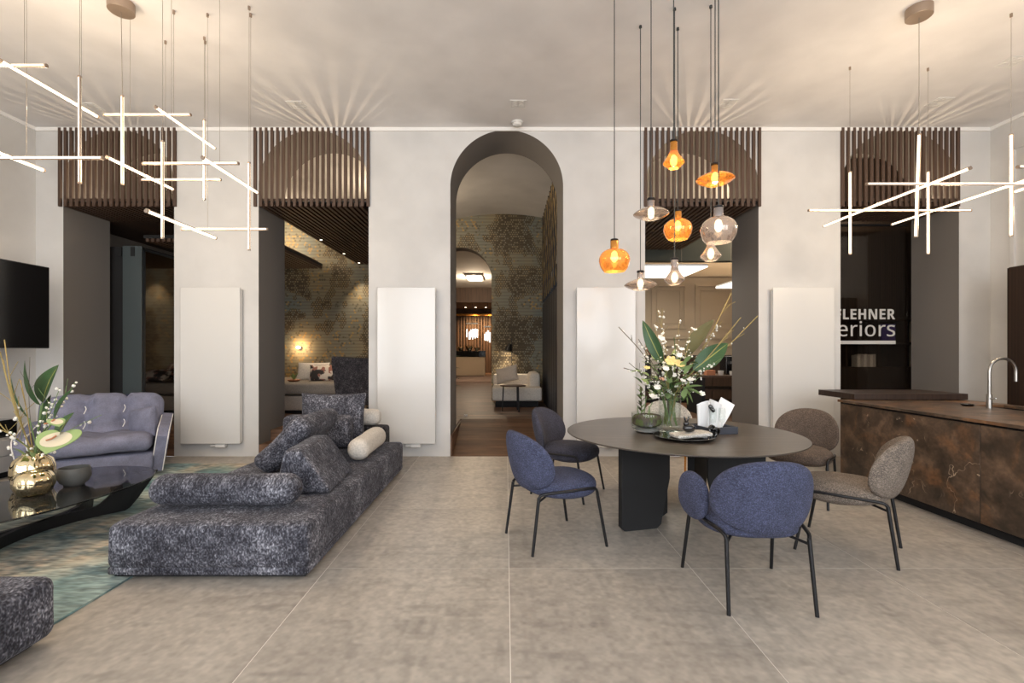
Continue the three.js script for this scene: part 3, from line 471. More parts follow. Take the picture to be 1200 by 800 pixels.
// ---------------------------------------------------------------- coffee table, vases, bowl
{
  const cx = -3.62, cz = -3.62, t = thing('coffee_table', 'oval smoked glass coffee table with black sculpted base', 'coffee table', [cx, 0.0135, cz], -0.14);
  const s = new THREE.Shape(); for (let k = 0; k < 72; k++) { const a = k / 72 * Math.PI * 2, x = 0.6 * sp(Math.cos(a), 2 / 2.25), y = 0.88 * sp(Math.sin(a), 2 / 2.25); k ? s.lineTo(x, y) : s.moveTo(x, y); } s.closePath();
  part(t, 'glass_top', boxUV(extrude(s, 0.008, 0.003).rotateX(-Math.PI / 2).translate(0, 0.331, 0)), M.smokedGlass);
  for (const sd of [1, -1]) { // curved plates, low in the middle, rising to the glass at both ends
    const pos = [], idx = [], n = 40, half = 0.018;
    for (let i = 0; i <= n; i++) { const u = i / n * 2 - 1, z = 0.6 * u, bow = sd * (-0.03 + 0.22 * u * u), tx = sd * 0.44 * u / 0.6, nl = Math.hypot(1, tx), low = 0.085, e = sstep(0.6, 0.92, Math.abs(u)), topY = low + (0.331 - low) * e, bot = 0.1 * sstep(0.93, 1.0, Math.abs(u));
      for (const k of [-1, 1]) for (const y of [bot, topY]) { const up = (y / 0.33) ** 1.5, shift = up * 0.1 * Math.sign(u) * Math.abs(u) ** 3; pos.push(bow + sd * (0.03 + up * 0.14 * u * u) - 0.06 + k * half / nl, y, z + shift - k * half * tx / nl - 0.13); } }
    for (let i = 0; i < n; i++) { const a = i * 4, b = a + 4; for (const [p, q] of [[0, 1], [1, 3], [3, 2], [2, 0]]) idx.push(a + p, b + p, a + q, a + q, b + p, b + q); }
    idx.push(0, 1, 2, 2, 1, 3, n * 4, n * 4 + 2, n * 4 + 1, n * 4 + 1, n * 4 + 2, n * 4 + 3);
    let g = new THREE.BufferGeometry(); g.setAttribute('position', new THREE.Float32BufferAttribute(pos, 3)); g.setIndex(idx); g = g.toNonIndexed(); g.computeVertexNormals();
    part(t, 'base_plate', boxUV(g), std({ color: lin(0.012, 0.012, 0.013), roughness: 0.5, side: THREE.DoubleSide }));
  }
  const top = 0.013 + 0.343;
  const wob = (g, amp, f, sd) => { const p = g.attributes.position; for (let i = 0; i < p.count; i++) { const x = p.getX(i), y = p.getY(i), z = p.getZ(i), r = Math.hypot(x, z), a = Math.atan2(z, x), k = 1 + amp * Math.cos(f * a + sd) * sstep(0.0, 0.06, y); p.setXYZ(i, x * k, y, z * k); } g.computeVertexNormals(); return g; };
  solo('gold_vase', 'tall mirror gold lobed vase holding the leaf and twig bouquet', 'vase', wob(lathe([[0, 0.002], [0.07, 0], [0.115, 0.03], [0.135, 0.09], [0.132, 0.16], [0.115, 0.215], [0.08, 0.245], [0.062, 0.258], [0.062, 0.268], [0.056, 0.268], [0.054, 0.25], [0.0, 0.2]], 60), 0.06, 7, 1), M.gold, null, [-3.76, top, -3.8]);
  solo('gold_vase', 'squat mirror gold lobed vase in front of the taller gold vase', 'vase', wob(lathe([[0, 0.002], [0.06, 0], [0.1, 0.025], [0.121, 0.08], [0.118, 0.13], [0.095, 0.17], [0.06, 0.184], [0.035, 0.182], [0.03, 0.17], [0, 0.14]], 60), 0.05, 7, 0.4), M.gold, null, [-3.52, top, -3.56]);
  solo('grey_bowl', 'matt grey stoneware bowl on the glass coffee table', 'bowl', lathe([[0, 0.0], [0.065, 0.0], [0.067, 0.014], [0.09, 0.03], [0.108, 0.07], [0.105, 0.115], [0.098, 0.145], [0.094, 0.145], [0.098, 0.11], [0.098, 0.07], [0.08, 0.035], [0, 0.02]], 48), M.ceramic, null, [-3.47, top, -3.84]);
}

// ---------------------------------------------------------------- lilac love seat, sideboard, television
{
  const t = thing('lilac_armchair', 'wide lilac grey tufted armchair with white piping behind coffee table', 'armchair', [-4.69, 0.0135, -5.54], 0.58);
  part(t, 'base', soft(1.02, 0.2, 0.8, 0.04, null, 8).translate(0, 0.17, 0.02), M.lilac);
  part(t, 'seat_cushion', soft(1.0, 0.2, 0.84, 0.09, (q) => { q.y += 0.035 * Math.cos(q.x * 2.6) - 0.025 * Math.exp(-((q.x / 0.08) ** 2)) * clamp(q.y / 0.08); lump(0.05, 5, 41)(q); }, 24).translate(0, 0.36, 0.06), M.lilac);
  const creases = [-0.17, 0.19];
  part(t, 'back_cushion', soft(1.16, 0.6, 0.28, 0.12, (q) => { for (const c of creases) { const d = Math.exp(-(((q.x - c) / 0.03) ** 2)); q.z -= 0.08 * d * Math.sign(q.z); q.y -= 0.03 * d * (q.y > 0 ? 1 : 0); } for (const y of [-0.06, 0.12]) for (const c of creases) { const d = Math.exp(-(((q.x - c) / 0.09) ** 2) - ((q.y - y) / 0.06) ** 2); if (q.z > 0) q.z -= 0.05 * d; } q.y -= 0.12 * Math.max(0, Math.abs(q.x) - 0.36); lump(0.055, 5, 43)(q); }, 36).rotateX(-0.28).translate(0, 0.61, -0.28), M.lilac);
  for (const c of creases) for (const y of [-0.04, 0.13]) part(t, 'tuft_tie', tube([V3(c, 0.61 + y + 0.035, -0.14 - y * 0.28), V3(c + 0.012, 0.61 + y, -0.12 - y * 0.28), V3(c - 0.006, 0.61 + y - 0.05, -0.1 - y * 0.28)], 0.005, 8, 5), M.piping, 'white knotted cord tie');
  part(t, 'side_cushion', pillow(0.4, 0.36, 0.2, 0.04, 14, 6).rotateY(-0.9).rotateX(-0.2).translate(0.39, 0.57, 0.06), M.lilac);
  for (const s of [-1, 1]) {
    const arm = part(t, 'arm', boxUV(extrude(poly([[-0.42, 0.04], [0.34, 0.04], [0.42, 0.44], [0.36, 0.52], [-0.3, 0.62], [-0.44, 0.6]]), 0.09, 0.012).rotateY(-Math.PI / 2).rotateZ(-s * 0.14).translate(s * 0.53 + 0.045, 0, 0)), M.lilac);
    for (const o of [-0.055, 0.055]) part(arm, 'piping', tube([[0.34, 0.04], [0.425, 0.44], [0.365, 0.53], [-0.3, 0.63]].map(([z, y]) => V3(o, y, z)), 0.006, 20, 6, false, 0.1).rotateZ(-s * 0.14).translate(s * 0.53, 0, 0.008), M.piping);
  }
  for (const a of [-1, 1]) for (const b of [-1, 1]) part(t, 'foot', cyl(0.02, 0.015, 0.075, a * 0.42, 0.0375, b * 0.3, 10), M.black);
}
{
  const t = thing('media_sideboard', 'pale grey low media sideboard with black upper tier below television', 'sideboard', [-5.87, 0, -4.2]);
  part(t, 'body', rb(0.5, 0.36, 2.9, 0.004, 0, 0.26, 0), M.greyBoard);
  part(t, 'plinth', bx(0.4, 0.08, 2.8, -0.03, 0.04, 0), M.black);
  for (const z of [-0.97, 0, 0.97]) for (const y of [0.17, 0.352]) part(t, 'drawer_front', rb(0.018, 0.172, 0.955, 0.003, 0.258, y, z), M.greyBoard);
  part(t, 'upper_tier', rb(0.34, 0.2, 2.9, 0.004, -0.08, 0.54, 0), M.blackGloss);
}
{
  const z1 = -5.97, z0 = -4.17, t = thing('television', 'large flat black television on a wall arm above the sideboard', 'television', [-5.7, 1.47, (z0 + z1) / 2]);
  part(t, 'casing', rb(0.035, 1.01, 1.8, 0.008, -0.02, 0.505, 0), M.black);
  part(t, 'screen', bx(0.004, 0.985, 1.775, 0.0, 0.505, 0), phys({ color: lin(0.006, 0.006, 0.007), roughness: 0.16, clearcoat: 0.3, clearcoatRoughness: 0.2 }), 'switched off black screen');
  part(t, 'wall_arm', merge([bx(0.03, 0.4, 0.5, -0.052, 0.5, 0), bx(0.64, 0.06, 0.06, -0.38, 0.5, 0), bx(0.03, 0.3, 0.3, -0.709, 0.5, 0)]), M.blackMetal);
}

// ---------------------------------------------------------------- dining table and chairs
const TX = 1.48, TZ = -4.07, TOP = 0.745;
{
  const t = thing('dining_table', 'round dark oak dining table on tapered black slab legs', 'dining table', [TX, 0, TZ]);
  part(t, 'table_top', boxUV(lathe([[0, TOP - 0.03], [0.86, TOP - 0.03], [0.945, TOP - 0.012], [0.95, TOP - 0.008], [0.95, TOP - 0.002], [0.947, TOP], [0, TOP]], 96).toNonIndexed()), M.oak);
  const slab = (wt, wb) => { const s = poly([[-wt / 2, 0.714], [-wt / 2, 0.03], [-wt / 2 + 0.03, 0], [-wt / 2 + wb - 0.04, 0], [-wt / 2 + wb, 0.035], [wt / 2, 0.4], [wt / 2, 0.714]]); return boxUV(extrude(s, 0.05, 0.006, 4).translate(0, 0, -0.025)); };
  const legs = [[-0.36, 0.2, 0.24, 0], [-0.25, -0.22, 2.4, 0], [0.37, 0.22, -0.2, 1], [0.25, -0.25, 0.95, 1]];
  for (const [x, z, r, m] of legs) { const g = slab(0.42, 0.34); if (m) { g.scale(-1, 1, 1); const p = g.attributes.position; for (let i = 0; i < p.count; i += 3) { for (const a of ['position', 'normal', 'uv']) { const A = g.attributes[a], n = A.itemSize; for (let k = 0; k < n; k++) { const q = A.array[(i + 1) * n + k]; A.array[(i + 1) * n + k] = A.array[(i + 2) * n + k]; A.array[(i + 2) * n + k] = q; } } } }
    const o = part(t, 'leg', g, M.black); o.position.set(x, 0, z); o.rotation.y = r; }
  part(t, 'underframe', bx(0.9, 0.02, 0.5, 0, 0.704, 0), M.black);
}
function chair(label, mats, x, z, fx, fz, arms = false, legMat = M.blackMetal) {
  const t = thing('dining_chair', label, 'chair', [x, 0, z], Math.atan2(fx, fz), 'chairs around the round table'), [seat, back] = mats;
  part(t, 'seat', puff(0.54, 0.175, 0.55, 2.5, 2.8, (q) => { q.y += 0.012 * Math.cos(q.x * 5); q.x *= 1 + 0.1 * q.z; if (q.z < 0 && q.y < 0) q.y *= 1 + 1.3 * q.z; }, 44, 20).translate(0, 0.418, 0.04), seat);
  part(t, 'backrest', puff(0.57, 0.125, 0.43, 2.35, 2.5, (q) => { q.x *= 1 - 0.22 * q.z; }, 44, 20).rotateX(Math.PI / 2).rotateX(Math.PI).applyMatrix4(new THREE.Matrix4()), back);
  const b = t.children[1], p = b.geometry.attributes.position, n = b.geometry.attributes.normal;
  for (let i = 0; i < p.count; i++) { const X = p.getX(i), Y = p.getY(i), Z = p.getZ(i); p.setXYZ(i, X, Y + 0.63, Z + 1.6 * X * X - 0.22 * (Y) - 0.285); const q = V3(n.getX(i) - 3.2 * X * n.getZ(i), n.getY(i) + 0.22 * n.getZ(i), n.getZ(i)).normalize(); n.setXYZ(i, q.x, q.y, q.z); }
  if (arms) for (const s of [-1, 1]) part(t, 'armrest', puff(0.085, 0.29, 0.25, 2.3, 2.3, null, 30, 18).rotateY(s * 0.35).rotateX(-0.25).translate(s * 0.315, 0.56, 0.02), back);
  for (const s of [-1, 1]) {
    part(t, 'leg', rod(V3(s * 0.235, 0, -0.29), V3(s * 0.225, 0.4, -0.235), 0.0105, 10, 0.012), legMat);
    part(t, 'leg', rod(V3(s * 0.29, 0, 0.29), V3(s * 0.268, 0.37, 0.225), 0.0105, 10, 0.012), legMat);
    part(t, 'side_rail', tube([V3(s * 0.225, 0.395, -0.236), V3(s * 0.238, 0.422, -0.2), V3(s * 0.278, 0.436, 0.0), V3(s * 0.276, 0.436, 0.17), V3(s * 0.27, 0.42, 0.212), V3(s * 0.268, 0.368, 0.2255)], 0.011, 30, 8), legMat);
  }
  for (const s of [-1, 1]) part(t, 'seat_bracket', rod(V3(s * 0.226, 0.37, -0.238), V3(s * 0.15, 0.385, -0.13), 0.008), legMat);
  return t;
}
chair('blue boucle dining chair with a rounded back, drawn up beside the front slab leg', [M.blue, M.blue], 0.36, -3.66, 0.92, -0.39);
chair('dark indigo boucle dining chair standing before the open arch', [M.indigo, M.indigo], 0.62, -4.86, 0.86, 0.5);
chair('blue boucle dining chair with petal armrests, its back turned to the room', [M.blue, M.blue], 1.45, -2.87, 0.03, -1, true);
chair('light taupe boucle dining chair beside the kitchen island', [M.taupe, M.taupe], 2.5, -3.49, -0.755, -0.655);
chair('brown boucle dining chair near the white radiator and bar slab', [M.brown, M.brown], 2.9, -4.7, -0.72, 0.69);
chair('white dining chair with brass legs behind the flower vase', [M.whiteFabric, M.whiteFabric], 1.86, -5.4, -0.1, 1, false, M.amberMetal);

// ---------------------------------------------------------------- things on the dining table
{
  const gv = solo('glass_vase', 'tall clear glass vase holding the spring bouquet on dining table', 'vase', lathe([[0.0, 0.0], [0.09, 0.0], [0.094, 0.01], [0.096, 0.3], [0.096, 0.36], [0.091, 0.36], [0.09, 0.02], [0, 0.016]], 40), M.clearGlass, null, [1.46, TOP, -4.26]);
  const pl = thing('terrarium_bowl', 'low glass bowl planted with moss and small bulbs', 'planter', [1.2, TOP, -4.06]);
  part(pl, 'glass', lathe([[0, 0], [0.095, 0], [0.125, 0.03], [0.135, 0.07], [0.132, 0.165], [0.128, 0.165], [0.13, 0.07], [0.12, 0.034], [0, 0.008]], 40), M.clearGlass);
  part(pl, 'pebbles', cyl(0.112, 0.09, 0.03, 0, 0.026, 0, 24), M.greyBoard);
  part(pl, 'soil', puff(0.246, 0.11, 0.246, 2, 3.5, lump(0.02, 20, 51), 36, 16).translate(0, 0.1, 0), M.moss);
  const spr = [];
  for (let k = 0; k < 4; k++) spr.push([rr(-0.08, 0.08), rr(-0.08, 0.08), rr(0.08, 0.2)]);
  for (const [x, z, h] of spr) part(pl, 'sprout', tube([V3(x, 0.13, z), V3(x + rr(-0.02, 0.02), 0.13 + h / 2, z), V3(x + rr(-0.03, 0.03), 0.13 + h, z)], 0.004, 8, 5), M.stem);
  for (let k = 0; k < 14; k++) { const a = rr(0, 6.28), h = 0.16 + k * 0.014, b = V3(-0.05, h, 0); part(pl, 'leaf', leafGeo(b, b.clone().add(V3(0.05 * Math.cos(a), 0.045, 0.05 * Math.sin(a))), 0.026, V3(-Math.sin(a), 0, Math.cos(a)), 0.1, 0.2, 5), k % 3 ? M.leafBrown : M.leafPale); }
  part(pl, 'stalk', tube([V3(-0.05, 0.13, 0), V3(-0.052, 0.25, 0), V3(-0.05, 0.38, 0.0)], 0.004, 8, 5), M.leafBrown);

  solo('charger_plate', 'large shallow black charger plate on the dining table', 'plate', lathe([[0, 0.006], [0.1, 0.0], [0.15, 0.0], [0.228, 0.02], [0.23, 0.024], [0.224, 0.026], [0.15, 0.01], [0, 0.012]], 56), M.blackGloss, null, [1.4, TOP + 0.001, -3.77]);
  const nap = soft(0.3, 0.028, 0.17, 0.012, (q) => { q.y += 0.01 * Math.sin(q.x * 14) * Math.cos(q.z * 9); q.x *= 1 - 0.9 * Math.abs(q.z) * (q.x > 0 ? 1 : 0.6); }, 14);
  solo('folded_napkin', 'cream folded napkin lying on the black charger plate', 'napkin', nap.translate(0, 0.014, 0), M.whiteFabric, null, [1.45, TOP + 0.022, -3.75], 0.1);
  const orn = thing('black_ornament', 'small glossy black rabbit shaped ornament on the cream napkin', 'ornament', [1.44, TOP + 0.054, -3.76]);
  part(orn, 'body', puff(0.1, 0.06, 0.06, 2, 2.2, null, 24, 14).translate(0, 0.028, 0), M.blackGloss);
  part(orn, 'head', puff(0.045, 0.045, 0.04, 2, 2, null, 18, 12).translate(-0.022, 0.062, 0), M.blackGloss);
  for (const s of [-1, 1]) part(orn, 'ear', puff(0.014, 0.05, 0.01, 2, 2, null, 12, 8).rotateZ(-s * 0.3).translate(-0.02 + s * 0.012, 0.098, 0), M.blackGloss);
  const orb = thing('twisted_ornament', 'twisted glossy black glass knot beside the tray', 'ornament', [1.66, TOP, -3.83]);
  part(orb, 'knot', new THREE.TorusKnotGeometry(0.03, 0.012, 70, 8).translate(0, 0.044, 0), M.blackGloss);
  // tray with napkins and glasses
  const tr = thing('square_tray', 'slate blue square tray carrying napkins and champagne glasses', 'tray', [1.76, TOP, -4.06], 0.25), sl = std({ color: lin(0.045, 0.05, 0.066), roughness: 0.55 });
  part(tr, 'base', rb(0.28, 0.012, 0.26, 0.003, 0, 0.006, 0), sl);
  for (const [w, d, x, z] of [[0.28, 0.012, 0, 0.124], [0.28, 0.012, 0, -0.124], [0.012, 0.236, 0.134, 0], [0.012, 0.236, -0.134, 0]]) part(tr, 'rim', rb(w, 0.05, d, 0.003, x, 0.035, z), sl);
  const sheet = (w, h, bendX) => { const g = new THREE.BoxGeometry(w, h, 0.004, 12, 12, 1), p = g.attributes.position; for (let i = 0; i < p.count; i++) { const y = p.getY(i) + h / 2, x = p.getX(i); p.setXYZ(i, x, y, p.getZ(i) + bendX * (y / h) ** 2 + 0.02 * Math.sin(x * 16)); } g.computeVertexNormals(); return g; };
  const rolled = (g, r) => { const p = g.attributes.position; for (let i = 0; i < p.count; i++) { const x = p.getX(i), z = p.getZ(i), a = x / r; p.setX(i, Math.sin(a) * (r + z)); p.setZ(i, Math.cos(a) * (r + z) - r); } g.computeVertexNormals(); return g; };
  const napg = (k) => { const g = new THREE.CylinderGeometry(0.058 - 0.004 * k, 0.048, 0.235, 30, 8, true, 0.5, 5.0), p = g.attributes.position; for (let i = 0; i < p.count; i++) { const x = p.getX(i), y = p.getY(i), z = p.getZ(i), a = Math.atan2(z, x), f = 1 + 0.05 * Math.sin(a * 7 + k); p.setXYZ(i, x * f, (y + 0.1175) * (1 + 0.08 * Math.cos(a + k)), z * f * 0.55); } g.computeVertexNormals(); return g; };
  solo('white_napkin', 'white napkin folded into a tall rounded arch in the tray', 'napkin', napg(0), M.paper, null, [1.675, TOP + 0.0135, -4.06], 0.2);
  solo('white_napkin', 'white square napkin leaning tilted over the tray rim', 'napkin', sheet(0.12, 0.24, -0.05).rotateZ(-0.55), M.paper, null, [1.8, TOP + 0.05, -4.13], -0.15);
  solo('white_napkin', 'white napkin rolled like a scroll between the glasses', 'napkin', napg(1).rotateZ(0.12), M.paper, null, [1.765, TOP + 0.024, -4.09], 2.2);
  solo('black_clip', 'black ribbon clip holding the rolled white napkins', 'clip', puff(0.035, 0.075, 0.02, 2.5, 3, null, 18, 12).rotateZ(0.6), M.blackGloss, null, [1.735, TOP + 0.205, -4.03]);
  [[1.72, -3.972, 'champagne flute beside the arched napkin in the tray'], [1.8, -3.985, 'champagne flute before the tilted napkin in the tray']].forEach(([x, z, l]) => {
    const f = thing('champagne_glass', `clear ${l}`, 'glass', [x, TOP + 0.0125, z], 0, 'champagne glasses in the tray');
    part(f, 'foot', lathe([[0, 0], [0.032, 0], [0.032, 0.003], [0.006, 0.008], [0, 0.008]], 24), M.clearGlass);
    part(f, 'stem', cyl(0.004, 0.004, 0.07, 0, 0.043, 0, 10), M.clearGlass);
    part(f, 'cup', lathe([[0, 0.078], [0.02, 0.085], [0.028, 0.12], [0.028, 0.19], [0.026, 0.2]], 24), M.clearGlass);
  });
}
// bouquets
function blossoms(list, r0, r1) { const g = []; for (const q of list) { const s = rr(r0, r1), b = new THREE.IcosahedronGeometry(s, 0); b.scale(1, rr(0.6, 1.1), 1).rotateX(rr(0, 3)).rotateZ(rr(0, 3)).translate(q.x, q.y, q.z); g.push(b); } return merge(g); }
function twig(t, pts, r, m, name = 'branch') { return part(t, name, tube(pts, r, 18, 5), m); }
{
  const t = thing('spring_bouquet', 'large spring bouquet of blossom twigs, tulips and broad leaves on dining table', 'bouquet'), z0 = 4.26, root = P(785, 494, z0), dots = [], dots2 = [];
  const br = (px, py, dz, m = M.twig, r = 0.0035, flowers = 6, bow = 0.03) => {
    const end = P(px, py, z0 + dz), neck = P(785 + (px - 785) * 0.12, 456, z0 + dz * 0.15), mid = neck.clone().lerp(end, 0.5).add(V3(rr(-bow, bow), rr(-bow, bow), rr(-bow, bow)));
    const c = new THREE.CatmullRomCurve3([root, neck, mid, end]); part(t, 'branch', new THREE.TubeGeometry(c, 20, r, 5), m);
    for (let k = 0; k < flowers * 2; k++) { const q = c.getPoint(rr(0.45, 1)); dots.push(q.add(V3(rr(-0.015, 0.015), rr(-0.015, 0.015), rr(-0.015, 0.015)))); }
    for (let k = 0; k < 2; k++) { const q = c.getPoint(rr(0.6, 0.9)), e = q.clone().add(V3((px - 785) * 0.0006 + rr(-0.05, 0.05), rr(0.03, 0.09), rr(-0.04, 0.04))); part(t, 'twig', rod(q, e, r * 0.6, 5), m); }
  };
  br(857, 343, 0.1, M.twig, 0.0045, 0); br(888, 370, 0.0, M.twig, 0.0045, 1); br(868, 372, -0.15, M.twig, 0.004, 0);
  br(725, 383, 0.1, M.twigDark, 0.004, 2); br(731, 431, -0.2, M.twigDark, 0.0035, 2); br(737, 425, 0.15, M.twigDark, 0.003, 1); br(748, 397, 0.0, M.twigDark, 0.003, 3);
  br(770, 362, 0.05, M.twig, 0.0025, 12); br(776, 361, -0.1, M.twig, 0.0025, 12); br(796, 376, 0.1, M.twig, 0.0025, 11); br(810, 384, -0.1, M.twig, 0.0025, 9); br(846, 376, 0.1, M.twig, 0.0025, 12); br(845, 420, -0.15, M.stem, 0.0025, 12); br(768, 380, 0.2, M.twig, 0.0025, 12); br(790, 395, -0.2, M.stem, 0.003, 9); br(758, 452, -0.1, M.stem, 0.003, 8); br(765, 465, -0.2, M.stem, 0.003, 6); br(815, 445, -0.15, M.stem, 0.003, 9);
  const lf = (b, e, dz, w, m = M.leaf, side = V3(0.8, 0.5, 0.4), drop = 0.1) => part(t, 'leaf', leafGeo(P(...b, z0 + dz), P(...e, z0 + dz + 0.05), w, side, drop, 0.25, 12), m);
  lf([776, 425], [753, 375], 0.0, 0.12); lf([805, 418], [837, 374], 0.08, 0.16, M.leafBrown); lf([812, 434], [853, 402], -0.08, 0.17, M.leaf, V3(0.5, -0.9, 0.3));
  twig(t, [root, P(783, 450, z0), P(776, 425, z0)], 0.004, M.stem, 'stem'); twig(t, [root, P(792, 450, z0), P(805, 418, z0 + 0.08)], 0.004, M.stem, 'stem'); twig(t, [root, P(795, 455, z0), P(812, 434, z0 - 0.08)], 0.004, M.stem, 'stem');
  for (let k = 0; k < 130; k++) { const a = rr(0, 6.28), rad = rr(0.04, 0.25), h = rr(1.0, 1.36), c = V3(root.x + rad * Math.cos(a), h, -z0 + rad * Math.sin(a)); part(t, 'small_leaf', leafGeo(c, c.clone().add(V3(0.08 * Math.cos(a) + rr(-0.03, 0.03), rr(-0.01, 0.1), 0.08 * Math.sin(a))), rr(0.03, 0.06), V3(-Math.sin(a), 0.2, Math.cos(a)), 0.12, 0.25, 5), k % 4 === 0 ? M.leafBrown : k % 2 ? M.leafPale : M.leaf); }
  for (const [b, e] of [[[800, 455], [824, 452]], [[800, 455], [806, 475]], [[800, 452], [812, 472]], [[805, 455], [823, 463]]]) part(t, 'drooping_leaf', leafGeo(P(...b, 4.1), P(...e, 4.05), 0.035, V3(0, 0.6, 0.8), 0.1, 0.2, 8), M.leafPale);
  for (let k = 0; k < 26; k++) { const a = rr(0, 6.28); part(t, 'stem', tube([V3(root.x + 0.06 * Math.cos(a), 0.775, -z0 + 0.06 * Math.sin(a)), V3(root.x + 0.05 * Math.cos(a + 1), 0.95, -z0 + 0.05 * Math.sin(a + 1)), V3(root.x + 0.1 * Math.cos(a + 1), 1.12, -z0 + 0.1 * Math.sin(a + 1))], 0.0035, 8, 5), k % 3 ? M.stem : M.twig); }
  const petal = (c, r, m, n, name) => { const g = []; for (let k = 0; k < n; k++) { const a = k / n * 6.28, tilt = 0.5; g.push(puff(r * 0.9, r * 0.16, r * 1.2, 2, 2, null, 10, 6).translate(0, 0, r * 0.55).rotateX(-tilt).rotateY(a)); } g.push(puff(r * 0.6, r * 0.5, r * 0.6, 2, 2, null, 10, 6)); const G = merge(g).rotateX(0.7 + rr(-0.3, 0.3)).rotateZ(rr(-0.4, 0.4)); part(t, name, G.translate(c.x, c.y, c.z), m); };
  for (const [px, py, dz, r, m] of [[786, 424, -0.2, 0.05, M.blossomYellow], [795, 428, -0.22, 0.05, M.blossomYellow], [799, 410, -0.1, 0.026, M.blossom], [796, 417, -0.2, 0.026, M.blossom], [774, 397, -0.05, 0.035, M.blossom], [765, 466, -0.2, 0.04, M.blossom], [770, 455, -0.22, 0.03, M.blossom], [822, 462, -0.15, 0.03, M.blossom], [789, 440, -0.22, 0.028, M.blossom], [809, 446, -0.2, 0.032, M.blossom], [800, 447, -0.22, 0.028, M.blossom], [780, 433, -0.25, 0.03, M.blossom], [758, 432, -0.1, 0.03, M.blossomYellow], [814, 387, 0, 0.022, M.blossom]]) petal(P(px, py, z0 + dz), r, m, 6, 'flower');
  for (let k = 0; k < 110; k++) { const a = rr(0, 6.28), rad = rr(0.08, 0.27); dots.push(V3(root.x + rad * Math.cos(a), rr(1.05, 1.42), -z0 + rad * Math.sin(a))); }
  const d = part(t, 'tiny_blossoms', blossoms(dots, 0.006, 0.013), M.blossom); d.userData.kind = 'stuff';
}
{
  const t = thing('leaf_bouquet', 'bouquet of twigs, broad green leaves and anthurium in gold vase', 'bouquet'), z0 = 3.78, root = V3(-3.72, 0.36 + 0.06, -3.78), dots = [];
  root.y = 0.42 + 0.16;
  const br = (px, py, dz, m = M.twig, r = 0.004, flowers = 0) => { const end = P(px, py, z0 + dz), neck = P(40 + (px - 40) * 0.1, 527, z0 + dz * 0.1), c = new THREE.CatmullRomCurve3([root, neck, neck.clone().lerp(end, 0.5).add(V3(rr(-0.03, 0.03), 0.02, 0.02)), end]); part(t, 'branch', new THREE.TubeGeometry(c, 20, r, 5), m); for (let k = 0; k < flowers; k++) dots.push(c.getPoint(rr(0.5, 1)).add(V3(rr(-0.02, 0.02), rr(-0.02, 0.02), rr(-0.02, 0.02)))); for (let k = 0; k < 2; k++) { const q = c.getPoint(rr(0.5, 0.85)), e = q.clone().add(V3(rr(-0.1, 0.1), rr(0.05, 0.16), rr(-0.05, 0.05))); part(t, 'twig', rod(q, e, r * 0.6, 5), m); } };
  br(5, 398, 0.05); br(0, 412, -0.1); br(4, 430, 0.1); br(35, 418, 0.1, M.twigDark, 0.002); br(-8, 486, -0.1); br(11, 450, -0.2); br(24, 445, 0.2); br(18, 470, -0.1, M.twig, 0.003, 4); br(88, 448, 0.1, M.stem, 0.0025, 14); br(70, 455, 0.0, M.stem, 0.0025, 12); br(-6, 500, -0.2, M.twig, 0.003, 3); br(119, 486, 0.1, M.stem, 0.0025, 4); br(60, 470, -0.1, M.stem, 0.0025, 10); br(14, 505, -0.2, M.stem, 0.003, 4);
  const lf = (b, e, dz, w, side = V3(0.8, 0.3, 0.6), m = M.leaf, drop = 0.08) => part(t, 'leaf', leafGeo(P(...b, z0 + dz), P(...e, z0 + dz + 0.06), w, side, drop, 0.25, 12), m);
  lf([48, 475], [29, 421], 0.05, 0.15); lf([50, 472], [69, 427], 0.12, 0.26, V3(0.9, 0.3, 0.3)); lf([64, 492], [86, 455], -0.05, 0.15, V3(0.6, -0.4, 0.7)); lf([66, 514], [87, 483], -0.2, 0.15, V3(0.9, 0.5, 0.2)); lf([34, 490], [13, 440], 0.1, 0.07); lf([55, 500], [60, 462], 0.1, 0.14, V3(0.9, 0, 0.4));
  for (const [px, py] of [[48, 475], [50, 472], [64, 492], [66, 514], [34, 490], [55, 500]]) twig(t, [root, P(42, 522, z0), P(px, py, z0)], 0.005, M.stem, 'stem');
  // anthurium: heart shaped spathe with a red spadix
  const an = (px, py, r, tilt) => { const s = new THREE.Shape(); s.moveTo(0, r * 0.25); s.bezierCurveTo(r * 0.5, r * 0.9, r * 1.25, r * 0.5, r * 0.95, -r * 0.15); s.bezierCurveTo(r * 0.7, -r * 0.7, r * 0.2, -r * 0.9, 0, -r * 1.15); s.bezierCurveTo(-r * 0.2, -r * 0.9, -r * 0.7, -r * 0.7, -r * 0.95, -r * 0.15); s.bezierCurveTo(-r * 1.25, r * 0.5, -r * 0.5, r * 0.9, 0, r * 0.25); const g = new THREE.ExtrudeGeometry(s, { depth: 0.004, bevelEnabled: true, bevelSize: 0.002, bevelThickness: 0.002, bevelSegments: 1, curveSegments: 14 }); g.rotateX(-0.9).rotateY(tilt); const c = P(px, py, z0 - 0.25); const sp_ = part(t, 'spathe', g.translate(c.x, c.y, c.z), M.leafPale, 'pale green heart shaped anthurium spathe'); const s2 = new THREE.ShapeGeometry(new THREE.Shape([...Array(20)].map((_, k) => new THREE.Vector2(0.72 * r * Math.cos(k / 20 * 6.283), 0.55 * r * Math.sin(k / 20 * 6.283) - 0.15 * r)))).translate(0, 0, 0.0075).rotateX(-0.9).rotateY(tilt).translate(c.x, c.y, c.z); part(sp_, 'pale_centre', s2, M.spathe); part(sp_, 'spadix', tube([V3(0, 0.02, 0.012), V3(-0.02, 0.0, 0.03), V3(-0.05, -0.01, 0.04)].map((q) => q.add(c)), 0.006, 8, 6), M.terracotta); };
  an(68, 513, 0.135, 0.2); an(66, 494, 0.05, 1.1);
